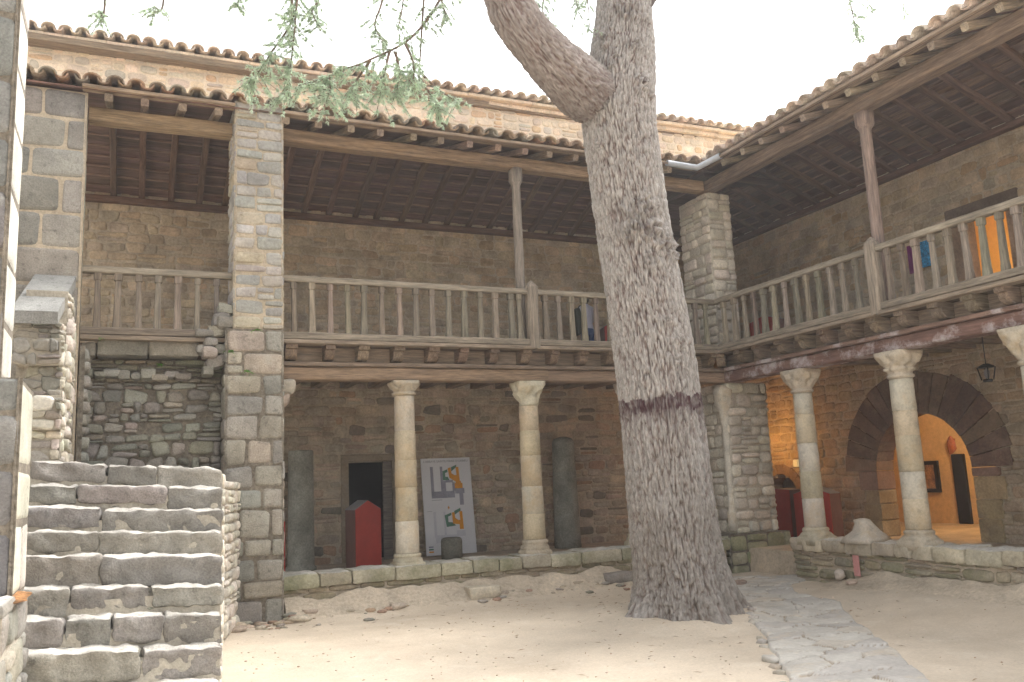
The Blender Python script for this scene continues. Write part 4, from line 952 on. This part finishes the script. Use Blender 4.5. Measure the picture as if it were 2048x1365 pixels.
def needles(mb, p, d, n=10, L=.034):
    for _ in range(n):
        v = (d * R(.2, 1) + V3((R(-1, 1), R(-1, 1), R(-1, .7)))).normalized(); s_ = v.cross(V3((R(-1, 1), R(-1, 1), R(-1, 1)))).normalized() * .0035
        q = p + V3((R(-1, 1), R(-1, 1), R(-1, 1))) * .008; l = L * R(.6, 1.2)
        i = [mb.vert(q - s_), mb.vert(q + s_), mb.vert(q + v * l)]; mb.face(i)
BO = [([(1.6, 6.95, 7.0), (1.22, 6.9, 5.97), (1.19, 6.9, 5.59), (1.03, 6.9, 5.28), (0.9, 6.9, 5.04), (0.84, 6.9, 4.96)], 1.0),
([(1.5, 7, 7.4), (1.26, 6.9, 5.98), (1.21, 6.9, 5.5), (1.17, 6.9, 5.08), (1.13, 6.9, 4.89)], 1.2),
([(3.0, 7.1, 7.3), (2.65, 6.9, 6.28), (2.29, 6.9, 5.66), (1.87, 6.9, 5.34), (1.64, 6.9, 5.21), (1.42, 6.9, 5.08), (1.25, 6.9, 5.0)], 1.0),
([(2.05, 6.9, 5.45), (1.98, 6.8, 5.22), (1.93, 6.8, 4.98)], 1.5), ([(1.5, 6.9, 5.12), (1.5, 6.85, 4.98), (1.46, 6.8, 4.86)], 1.6), ([(2.32, 6.9, 5.25), (2.42, 6.85, 5.05), (2.45, 6.8, 4.93)], 1.5), ([(2.2, 6.9, 5.55), (2.24, 6.8, 5.3), (2.22, 6.8, 5.05)], 1.4),
([(2.6, 7.1, 7.5), (2.4, 6.9, 6.13), (2.34, 6.9, 5.47), (2.32, 6.9, 5.12)], .55),
([(2.33, 6.9, 5.3), (2.52, 6.92, 5.16), (2.69, 6.9, 5.06)], 1.3),
([(1.87, 6.9, 5.33), (1.75, 6.95, 5.13), (1.68, 6.9, 4.96)], 1.3),
([(2.1, 6.9, 5.45), (2.12, 6.85, 5.25), (2.08, 6.85, 5.02)], 1.3),
([(-.3, 6.9, 7.8), (-0.26, 6.9, 5.56), (-0.29, 6.9, 5.37)], .6), ([(.1, 6.9, 7.8), (0.17, 6.9, 5.7), (0.1, 6.9, 5.49)], .7),
([(1.4, 6.95, 7.85), (1.43, 6.9, 6.02), (1.36, 6.9, 5.72), (1.43, 6.9, 5.57)], .7), ([(2.1, 7, 7.8), (2.02, 6.9, 6.15), (1.92, 6.9, 5.68), (2.03, 6.9, 5.54)], .7),
([(2.3, 7, 7.8), (2.21, 6.9, 6.19), (2.13, 6.9, 5.67)], .7), ([(2.7, 7.1, 7.6), (2.55, 6.9, 6.21), (2.64, 6.9, 5.87)], .6),
([(3.9, 7.6, 7.6), (4.04, 7.6, 7.0), (3.99, 7.6, 6.63), (4.13, 7.6, 6.4)], .9), ([(3.9, 7.6, 7.6), (3.85, 7.6, 6.96), (3.84, 7.6, 6.49)], .8),
([(4.4, 7.6, 7.7), (4.42, 7.6, 7.08), (4.42, 7.6, 6.72)], .8), ([(8.4, 7.6, 8.6), (8.54, 7.6, 7.98), (8.62, 7.6, 7.42), (8.66, 7.6, 7.17)], 1.4),
([(8.8, 7.6, 8.6), (8.87, 7.6, 8.05), (8.98, 7.6, 7.6)], .8), ([(9.4, 7.6, 8.65), (9.49, 7.6, 8.18), (9.64, 7.6, 7.69)], .8), ([(4.4, 7.6, 7.7), (4.54, 7.6, 7.11), (4.57, 7.6, 6.51)], .6),
([(.8, 6.9, 7.8), (0.76, 6.9, 5.87), (0.72, 6.9, 5.64)], .5), ([(3.4, 7.3, 7.2), (3.9, 7.5, 7.75), (4.5, 7.6, 7.8)], .3)]
for ctrl, dens in BO:
    g = MB(); pts = [V3(p) for p in spline(ctrl, 10 * (len(ctrl) - 1))]
    tube(g, pts, lambda t: .012 * (1 - t) + .003, 5, mi=1)
    for k in range(8, len(pts)):
        if k < 2: continue
        d = (pts[k] - pts[k - 1]).normalized()
        for _ in range(2):
            if random.random() > .55 * dens + .15: continue
            L = R(.06, .26) * min(1, dens) ; dr = V3((R(-1, 1), R(-.7, .7), R(-1.1, -.1))).normalized()
            sub = [pts[k] + dr * (L * t_) + V3((0, 0, -.10 * L * t_ * t_)) for t_ in (0, .33, .66, 1)]
            tube(g, sub, .0028, 4, mi=1)
            for q in range(int(9 * L / .2) + 1):
                t_ = R(.1, 1); p = sub[0].lerp(sub[-1], t_); needles(g, p, dr, 12)
        if dens > .3: needles(g, pts[k], d, 8)
    g.build('hanging_branch', ['needle', 'twig'], limbR if ctrl[0][0] > 8 else limbL)

# ------------------------------------------------------------------ objects in the lower gallery
def red_box(x, y, z, w, dep, h, label, ang=0, group='red display boxes', top=.12):
    t = thing('display_box', label, 'display box', (x, y, z), group)
    def P(a, b, c): return (x + a * math.cos(ang) - b * math.sin(ang), y + a * math.sin(ang) + b * math.cos(ang), z + c)
    F = [(-w / 2, 0), (w / 2, 0), (w / 2, h - top), (0, h), (-w / 2, h - top)]
    g = MB(); f = [g.vert(P(a, 0, c)) for a, c in F]; b = [g.vert(P(a, .02, c)) for a, c in F]; g.face(f); g.face(b[::-1])
    for i in range(5): g.face((f[i], b[i], b[(i + 1) % 5], f[(i + 1) % 5]))
    g.build('front_panel', 'red', t)
    g = MB(); f = [g.vert(P(a * .99, .021, c * .995)) for a, c in F]; b = [g.vert(P(a * .99, dep, c * .995)) for a, c in F]; g.face(f); g.face(b[::-1])
    for i in (0, 1, 4): g.face((f[i], b[i], b[(i + 1) % 5], f[(i + 1) % 5]))
    g.build('body', 'redside', t)
    g = MB()
    for i in (2, 3):
        q = [f[i], f[(i + 1) % 5]]; a, c = F[i]; a2_, c2_ = F[(i + 1) % 5]
        vs = [g.vert(P(a * 1.02, .022, c + .006)), g.vert(P(a2_ * 1.02, .022, c2_ + .006)), g.vert(P(a2_ * 1.02, dep, c2_ + .006)), g.vert(P(a * 1.02, dep, c + .006))]
        g.face(vs); vs2 = [g.vert((p_[0], p_[1], p_[2] - .008)) for p_ in (g.v[k] for k in vs)]; g.face(vs2[::-1])
        for k in range(4): g.face((vs[k], vs2[k], vs2[(k + 1) % 4], vs[(k + 1) % 4]))
    g.build('lid', 'greytop', t)
red_box(2.99, 11.55, .5, .36, .42, .92, 'red gabled display box standing in front of the dark doorway', ang=.10)
red_box(1.62, 11.0, .5, .36, .30, .84, 'red display box half hidden behind the tall stone pier')
red_box(9.5, 10.95, .5, .45, .3, .78, 'dark red display box in front of the low blocked arch', ang=-1.35, top=.02)
red_box(9.5, 10.2, .5, .62, .3, .80, 'dark red display box partly hidden by the first column of the right gallery', ang=-1.35, top=.1)
red_box(7.42, 12.1, 3.33, .42, .3, .86, 'red display box in the upper gallery in front of the visitor', ang=-.2)
red_box(9.55, 10.95, 3.33, .56, .3, .78, 'red display box in the upper right gallery behind the corner balusters', ang=-1.35, top=.08)

# standing shafts and drum
t = thing('column_shaft', 'thick grey column shaft stored upright beside the doorway', 'column shaft', (2.19, 12.1, .5), 'loose shafts in the lower gallery'); g = MB()
lathe(g, (2.19, 12.1, 0), [(.205, .48, 0), (.205, .56, 0), (.185, .58, 0), (.18, .62, 0), (.172, 1.85, 0), (.166, 1.86, 0), (.172, 1.87, 0), (.170, 2.12, 0), (.16, 2.14, 0)], (.2, .19, .16), n=28, wob=.008); g.build('shaft', 'shaft_grey', t)
t = thing('column_shaft', 'dark grey column shaft stored upright between the columns left of the cedar', 'column shaft', (6.5, 12.5, .5), 'loose shafts in the lower gallery'); g = MB()
lathe(g, (6.50, 12.5, 0), [(.215, .48, 0), (.21, .8, 0), (.195, 1.7, 0), (.19, 1.705, 0), (.193, 1.71, 0), (.18, 2.18, 0), (.15, 2.24, 0), (.06, 2.27, 0)], (.15, .15, .135), n=28, wob=.01); g.build('shaft', 'shaft_grey', t)
t = thing('stone_drum', 'short grey stone drum standing in front of the plan panel', 'stone drum', (4.37, 12.1, .5)); g = MB()
lathe(g, (4.37, 12.1, 0), [(.155, .48, 0), (.155, .76, 0), (.148, .80, 0), (.12, .815, 0)], (.2, .18, .16), n=28, wob=.012); g.build('drum', 'shaft_grey', t)

# plan panel
PX0, PX1, PZ0, PZ1 = 4.19, 5.01, .52, 2.00; PYB, PYT = 12.72, 12.90
sg = thing('plan_panel', 'tall white panel with coloured abbey floor plans leaning on the wall', 'panel', (4.6, 12.72, .5))
def PPt(u, v, off=0): return (PX0 + (PX1 - PX0) * u, PYB + (PYT - PYB) * v - off, PZ0 + (PZ1 - PZ0) * v + off * .1)
g = MB(); i = [g.vert(PPt(u, v, o)) for o in (0, -.02) for u, v in ((0, 0), (1, 0), (1, 1), (0, 1))]
g.face(i[:4]); g.face(i[7:3:-1]); [g.face((i[k], i[4 + k], i[4 + (k + 1) % 4], i[(k + 1) % 4])) for k in range(4)]
bd = g.build('board', 'sign', sg)
def poly(mb, pts, off): mb.face([mb.vert(PPt(a, 1 - b, off)) for a, b in pts][::-1])
# coordinates on the board: u right, v down, both 0..1
def plan(gr, mat, name, off=.003):
    g = MB()
    for p in gr:
        g = MB(); poly(g, p, off); g.build(name, mat, sg)
def rc(a, b, c, d): return [(a, c), (b, c), (b, d), (a, d)]
plan([rc(.17, .23, .09, .42), rc(.37, .42, .09, .35), rc(.17, .64, .35, .42), rc(.42, .47, .24, .35), rc(.47, .62, .235, .26), rc(.60, .65, .26, .35), rc(.65, .84, .325, .38), rc(.73, .81, .38, .50)], 'plangrey', 'plan_drawing')
plan([[(.42, .14), (.52, .12), (.52, .15), (.47, .16), (.47, .20), (.52, .20), (.55, .235), (.42, .235)], [(.60, .10), (.71, .075), (.71, .10), (.60, .145)], [(.40, .60), (.54, .575), (.54, .60), (.47, .615), (.47, .67), (.55, .675), (.62, .71), (.43, .72)], [(.60, .56), (.73, .53), (.73, .56), (.60, .60)]], 'plangreen', 'plan_drawing', .0045)
plan([[(.53, .11), (.59, .10), (.60, .165), (.66, .185), (.70, .185), (.69, .10), (.75, .10), (.76, .25), (.66, .25), (.55, .21)], rc(.65, .81, .27, .325), rc(.67, .78, .25, .27), [(.55, .575), (.60, .57), (.61, .63), (.67, .655), (.71, .655), (.70, .565), (.76, .565), (.77, .75), (.69, .75), (.69, .70), (.56, .69)], rc(.475, .51, .515, .53), rc(.485, .50, .505, .54)], 'planorange', 'plan_drawing', .006)
plan([rc(.18, .23, .56, .82), rc(.38, .42, .56, .82), rc(.20, .62, .80, .88), rc(.62, .80, .76, .82)], 'planpale', 'plan_drawing')
plan([rc(.05, .14, .905, .92)], 'plangrey', 'legend_key'); plan([rc(.05, .14, .93, .945)], 'plangreen', 'legend_key', .0045); plan([rc(.05, .14, .955, .97)], 'planorange', 'legend_key', .006)
plan([rc(.17, .38, .437, .441), rc(.06, .16, .55, .553), rc(.28, .36, .905, .909)], 'ink', 'caption')
fc = bpy.data.curves.new('lettering', 'FONT'); fc.body = "L'ABBAYE SAINTE-MARIE D'ORBIEU"; fc.size = .054; fc.align_x = 'CENTER'; fc.space_character = 1.0
to = bpy.data.objects.new('lettering', fc); C.objects.link(to)
dg = bpy.context.evaluated_depsgraph_get(); me = bpy.data.meshes.new_from_object(to.evaluated_get(dg)); bpy.data.objects.remove(to)
w_ = max(v.co.x for v in me.vertices) - min(v.co.x for v in me.vertices); k_ = (.90 * (PX1 - PX0)) / w_
lo = bpy.data.objects.new('lettering', me); me.materials.clear(); me.materials.append(M['ink']); C.objects.link(lo); lo.parent = sg
c_ = V3(PPt(.5, .955, .004)); tilt = math.atan2(PZ1 - PZ0, PYT - PYB)
lo.location = c_ - sg.location; lo.rotation_euler = (tilt, 0, 0); lo.scale = (k_, k_ * 1.0, 1)

# lantern, wall lamp, cloth prints
t = thing('hanging_lantern', 'small dark iron lantern hanging from the right gallery ceiling', 'lantern', (9.5, 7.03, 2.5)); g = MB()
tube(g, [(9.5, 7.03, 3.12), (9.5, 7.03, 2.73)], .006, 5); g.build('rod', 'iron', t)
g = MB(); lathe(g, (9.5, 7.03, 0), [(.085, 2.70, 1), (.085, 2.72, 1), (.03, 2.75, .5)], (.02, .02, .02), n=8)
for a in (-1, 1):
    for b in (-1, 1): tube(g, [(9.5 + a * .07, 7.03 + b * .07, 2.71), (9.5 + a * .045, 7.03 + b * .045, 2.55)], .008, 5)
lathe(g, (9.5, 7.03, 0), [(.05, 2.53, 1), (.05, 2.56, 1)], (.02, .02, .02), n=8); g.build('cage', 'iron', t)
g = MB(); lathe(g, (9.5, 7.03, 0), [(.02, 2.57, 0), (.035, 2.62, 0), (.03, 2.66, 0), (.01, 2.69, 0)], (.4, .4, .35), n=12); g.build('bulb', 'greytop', t)
t = thing('wall_lamp', 'small lit wall lamp above the low arch casting orange light', 'lamp', (10.55, 11.35, 1.7)); g = MB()
box(g, 10.48, 10.55, 11.50, 11.60, 1.62, 1.74, (.5, .4, .2), bev=.01); g.build('housing', 'lampglow', t)
t = thing('wall_print', 'blue and white printed cloth hanging on the upper right gallery wall', 'banner', (10.5, 8.55, 4.4)); g = MB()
box(g, 10.50, 10.52, 8.40, 8.56, 4.40, 4.78, bev=0); g.build('cloth', 'cloth_blue', t)
t = thing('wall_print', 'narrow purple cloth hanging beside the blue print in the right gallery', 'banner', (10.5, 8.7, 4.4)); g = MB()
box(g, 10.50, 10.52, 8.72, 8.79, 4.36, 4.78, bev=0); g.build('cloth', 'cloth_purple', t)
# gutter
t = thing('rain_gutter', 'short zinc gutter at the inner corner of the two roofs', 'gutter', (7.5, 9.8, 5.9)); g = MB()
tube(g, [(7.0, 9.74, 6.03), (7.50, 9.70, 6.0), (7.62, 9.3, 6.05)], .045, 10); g.build('trough', 'zinc', t)

# person
ps = thing('person', 'visitor in pale shirt and blue jeans standing behind the upper railing beside the cedar', 'person', (6.92, 12.2, 3.33))
bm_v = []; bm_e = []; bm_r = []
def jv(p, r_, par=None):
    bm_v.append(p); bm_r.append(r_)
    if par is not None: bm_e.append((par, len(bm_v) - 1))
    return len(bm_v) - 1
px_, py_, pz_ = 6.92, 12.2, 3.33; H = 1.30
def J(a, b, c): return (px_ + a * H, py_ + b * H, pz_ + c * H)
pel = jv(J(0, 0, .53), (.085 * H, .06 * H)); sp1 = jv(J(0, .005, .64), (.072 * H, .055 * H), pel); sp2 = jv(J(0, .01, .75), (.092 * H, .062 * H), sp1); nk_ = jv(J(0, .015, .825), (.045 * H, .04 * H), sp2)
n2 = jv(J(0, .025, .86), (.032 * H, .032 * H), nk_); hd = jv(J(0, .035, .91), (.048 * H, .055 * H), n2); hd2 = jv(J(0, .035, .955), (.047 * H, .052 * H), hd)
for s_ in (-1, 1):
    sh = jv(J(.105 * s_, .01, .80), (.035 * H, .035 * H), nk_)
    if s_ == 1: el = jv(J(.15, .08, .68), (.026 * H, .026 * H), sh); wr = jv(J(.20, .20, .66), (.017 * H, .017 * H), el); ha = jv(J(.215, .25, .66), (.02 * H, .014 * H), wr)
    else: el = jv(J(-.135, .0, .64), (.027 * H, .027 * H), sh); wr = jv(J(-.12, .07, .52), (.018 * H, .018 * H), el); ha = jv(J(-.115, .10, .475), (.014 * H, .02 * H), wr)
    fs_ = s_
    for f_ in range(5):
        o_ = (f_ - 2) * .009
        if s_ == 1: f1_ = jv(J(.222 + .012, .275 + (.0 if f_ else -.02), .66 + o_), (.006, .006), ha); jv(J(.225 + .02, .30 + (.0 if f_ else -.025), .655 + o_), (.005, .005), f1_)
        else: f1_ = jv(J(-.115 + o_ * .6, .11 + o_, .445), (.006, .006), ha); jv(J(-.115 + o_ * .6, .115 + o_, .415 + (.02 if f_ == 0 else 0)), (.005, .005), f1_)
    hp = jv(J(.052 * s_, 0, .48), (.055 * H, .055 * H), pel); kn_ = jv(J(.06 * s_, -.005, .27), (.038 * H, .038 * H), hp); an = jv(J(.062 * s_, .01, .045), (.025 * H, .025 * H), kn_); jv(J(.066 * s_, .10, .02), (.022 * H, .015 * H), an)
me = bpy.data.meshes.new('body'); me.from_pydata(bm_v, bm_e, []); bo = bpy.data.objects.new('body', me); C.objects.link(bo)
md = bo.modifiers.new('skin', 'SKIN'); md.use_smooth_shade = True
sv = me.skin_vertices[0].data
for k, r_ in enumerate(bm_r): sv[k].radius = r_
sv[0].use_root = True
sb = bo.modifiers.new('sub', 'SUBSURF'); sb.levels = 2; sb.render_levels = 2
dg = bpy.context.evaluated_depsgraph_get(); dg.update(); me2 = bpy.data.meshes.new_from_object(bo.evaluated_get(dg)); bpy.data.objects.remove(bo)
me2.materials.clear()
for m_ in ('skin', 'shirt', 'jeans', 'hair'): me2.materials.append(M[m_])
for p in me2.polygons:
    c = p.center; z = (c.z - pz_) / H; xx = (c.x - px_) / H; yy = (c.y - py_) / H
    arm = abs(xx) > .115
    if z > .865: mi = 3 if (yy < .05 or z > .93) else 0
    elif xx > .165 and yy > .12: mi = 0
    elif z < .56 and arm and xx < 0: mi = 0
    elif z > .545 or (arm and z > .5): mi = 1
    elif z > .03: mi = 2
    else: mi = 3
    p.material_index = mi; p.use_smooth = True
bo = bpy.data.objects.new('body', me2); C.objects.link(bo); bo.parent = ps; bo.location = -ps.location
g = MB(); rock(g, J(0, .028, .935), (.115 * H, .12 * H, .13 * H), (.03, .02, .02), n=14, m=9, rough=.06, sq=.95); g.build('hair', 'hair', ps)
t = thing('shoulder_bag', 'dark olive bag hanging at the left side of the visitor', 'bag', J(-.17, -.02, .45)); g = MB()
rock(g, J(-.165, -.03, .62), (.085 * H, .14 * H, .34 * H), (.03, .035, .03), n=16, m=10, rough=.08, sq=.45); g.build('pouch', 'bag', t)
g = MB(); tube(g, [J(-.165, -.03, .76), J(-.13, -.055, .82), J(-.08, -.02, .845), J(-.10, .06, .80)], .012, 6); g.build('strap', 'bag', t)

# ------------------------------------------------------------------ small stones, blocks, ferns, paper
def blk(label, c, s_, col, name='stone_block', sq=.2, mat='stone', group=None, rough=.06):
    g = MB(); rock(g, c, s_, col, n=20, m=10, rough=rough, sq=sq); o = g.build(name, mat); o['label'] = label; o['category'] = 'stone'
    if group: o['group'] = group
    return o
blk('pale squared stone step at the foot of the left parapet', (3.92, 9.84, .29), (.40, .3, .17), (.50, .44, .34))
blk('dark long stone block leaning at the parapet foot just left of the cedar', (5.82, 9.86, .30), (.42, .22, .15), (.26, .23, .20), mat='basalt')
blk('small round pale stone at the foot of the right parapet beside a red scrap', (7.90, 8.13, .30), (.15, .14, .12), (.50, .43, .36), sq=.7, rough=.2)
blk('flat pinkish stone lying on the sand near the right parapet', (7.75, 7.80, .25), (.16, .12, .05), (.50, .38, .30), sq=.7, rough=.2)
blk('broken flat slab edge sticking out beside the path behind the cedar', (7.02, 8.95, .21), (.22, .12, .07), (.30, .22, .17), sq=.5, rough=.25)
g = MB(); box(g, 7.955, 7.965, 7.86, 7.95, .30, .54, bev=0); o = g.build('painted_scrap', material('pink_paint', (.55, .26, .24), .1, 3, 20, 0)); o['label'] = 'faded pink painted board scrap leaning on the right parapet'; o['category'] = 'board'
# rubble scatter against the parapet foot
g = MB()
for k in range(130):
    x = R(1.1, 6.9); y = 9.9 - abs(random.gauss(0, .16)) - .02
    if k % 4 == 0: x = R(1.0, 1.9); y = R(9.35, 9.85)
    s_ = R(.02, .10) * (1 if random.random() < .75 else 1.8); rock(g, (x, y, gh(x, y) + s_ * .12), (s_ * 1.5, s_, s_ * .5), jc(random.choice([(.38, .31, .23), (.30, .27, .22), (.44, .37, .28), (.36, .25, .18)]), .2), n=7, m=4, rough=.3, sq=.6)
g.build('rubble', 'pebble', kind='stuff', label='broken stone rubble scattered along the foot of the left parapet', category='rubble')
g = MB()
for k in range(700):
    x, y = R(.9, 8.0), R(4.2, 9.7); s_ = R(.004, .018)
    rock(g, (x, y, gh(x, y) + s_ * .1), (s_ * 1.5, s_, s_ * .6), jc(random.choice([(.50, .42, .33), (.42, .34, .26), (.36, .25, .17)]), .2), n=6, m=4, rough=.3, sq=.8)
g.build('pebbles', 'pebble', kind='stuff', label='small pebbles and twigs strewn over the sandy courtyard', category='pebbles')
g = MB()
for k in range(420):
    a = R(0, 6.28); d = abs(random.gauss(0, 1.6)) + .55; x, y = 5.3 + d * math.cos(a), 7.75 + d * math.sin(a)
    if k % 3 == 0: x, y = R(1.2, 7.8), R(9.2, 9.9)
    if x > 7.9 or y > 9.9 or x < .95: continue
    z = gh(x, y) + .006; t_ = R(0, 3.14); L = R(.01, .045); c = jc(random.choice([(.22, .14, .08), (.30, .20, .12), (.16, .11, .08)]), .2)
    dx, dy = math.cos(t_) * L, math.sin(t_) * L; i = [g.vert((x - dx, y - dy, z), c), g.vert((x + dy * .12, y - dx * .12, z + .003), c), g.vert((x + dx, y + dy, z + .002), c), g.vert((x - dy * .12, y + dx * .12, z + .005), c)]; g.face(i)
g.build('needle_litter', 'pebble', kind='stuff', label='dry brown needles and twigs fallen on the sand around the cedar', category='litter')
# earth bank under the left parapet
g = MB(); rowsE = []
for k in range(80):
    x = 1.62 + 5.9 * k / 79; row = []
    for j in range(8):
        t_ = j / 7; y = 9.99 - .42 * t_ ; z = gh(x, y) - .02 + .22 * (1 - t_) ** 1.6 * (.75 + .5 * noise.noise(V3((x * 2.2, t_ * 2, 3)))) + .03 * noise.noise(V3((x * 9, t_ * 5, 8)))
        row.append(g.vert((x, y, z if j < 7 else gh(x, y) - .03)))
    rowsE.append(row)
for k in range(79):
    for j in range(7): g.face((rowsE[k][j], rowsE[k][j + 1], rowsE[k + 1][j + 1], rowsE[k + 1][j]), 0, True)
g.build('earth_bank', 'earth', kind='structure')
g = MB(); rowsE = []
for k in range(90):
    y = 8.6 - 6.0 * k / 89; row = []
    for j in range(8):
        t_ = j / 7; x = 7.99 - .55 * t_; z = gh(x, y) - .02 + .17 * (1 - t_) ** 1.5 * sm((8.6 - y) / .8) * (.75 + .5 * noise.noise(V3((y * 2.2, t_ * 2, 3)))) + .02 * noise.noise(V3((y * 9, t_ * 5, 8)))
        row.append(g.vert((x, y, z if j < 7 else gh(x, y) - .03)))
    rowsE.append(row)
for k in range(89):
    for j in range(7): g.face((rowsE[k][j], rowsE[k + 1][j], rowsE[k + 1][j + 1], rowsE[k][j + 1]), 0, True)
g.build('earth_bank', 'earth', kind='structure')

def fern(x, y, z, s_, label):
    g = MB()
    for k in range(12):
        a = R(0, 6.28); d = V3((math.cos(a), -abs(math.sin(a)) * .8 - .1, R(-.2, .6))).normalized(); L = s_ * R(.6, 1.1)
        for j in range(6):
            t_ = (j + 1) / 6; p = V3((x, y, z)) + d * (L * t_) - Z_ * (L * .5 * t_ * t_); w = L * .28 * (1 - t_ * .7)
            for sg_ in (-1, 1):
                q = d.cross(Z_).normalized() * sg_; i = [g.vert(p), g.vert(p + q * w * .5 + d * w * .5 + V3((0, 0, R(-.01, .01)))), g.vert(p + q * w + d * w * .2 - Z_ * w * .2), g.vert(p + q * w * .5 - d * w * .15)]; g.face(i)
    o = g.build('fern', 'fern'); o['label'] = label; o['category'] = 'plant'; o['group'] = 'ferns rooted in the old walls'
fern(1.19, 9.8, 2.93, .10, 'bright green fern low on the front of the tall pier, lowest on the big ashlars')
fern(1.0, 9.86, 3.15, .09, 'small fern at the joint between the ruined wall and the tall pier')
fern(1.28, 9.8, 3.40, .08, 'small fern where the pale rubble of the pier meets the grey ashlars')
fern(-.31, 10.0, 3.31, .07, 'tiny fern under the left railing on the ledge block')
fern(.30, 10.15, 3.04, .06, 'tiny fern in the middle of the ruined wall under the ledge')
fern(.92, 10.05, 3.02, .07, 'small fern at the upper right corner of the ruined rubble wall')

# ------------------------------------------------------------------ lamps that are lit in the photo
def lamp(name, loc, e, col, rad=.08):
    l = bpy.data.lights.new(name, 'POINT'); l.energy = e; l.color = col; l.shadow_soft_size = rad
    o = bpy.data.objects.new(name, l); C.objects.link(o); o.location = V3(loc) * S
lamp('wall_lamp_light', (9.9, 11.9, 2.1), 13, (1, .46, .10), .25)
lamp('arch_room_light', (12.3, 9.2, 2.7), 58, (1, .66, .32), .2)
lamp('upper_room_light', (11.5, 8.3, 4.6), 16, (1, .74, .36), .3)

# ------------------------------------------------------------------ thin volume added for lens veiling glare
hm = bpy.data.materials.new('veil_glare'); hm.use_nodes = True; hn = hm.node_tree; hn.nodes.clear()
pv = hn.nodes.new('ShaderNodeVolumePrincipled'); pv.inputs['Color'].default_value = (.95, .93, .92, 1); pv.inputs['Density'].default_value = VEIL; pv.inputs['Anisotropy'].default_value = .3
ho = hn.nodes.new('ShaderNodeOutputMaterial'); hn.links.new(pv.outputs[0], ho.inputs['Volume'])
g = MB(); box(g, -70, 70, -70, 70, -1.2, 11, bev=0); g.build('veil_glare', hm, kind='stuff')  # added scattering volume that lifts the darks like lens glare

# ------------------------------------------------------------------ to metres
for o in list(bpy.data.objects):
    if o.parent is None and o.type in ('MESH', 'EMPTY'):
        o.location = o.location * S; o.scale = (S, S, S)
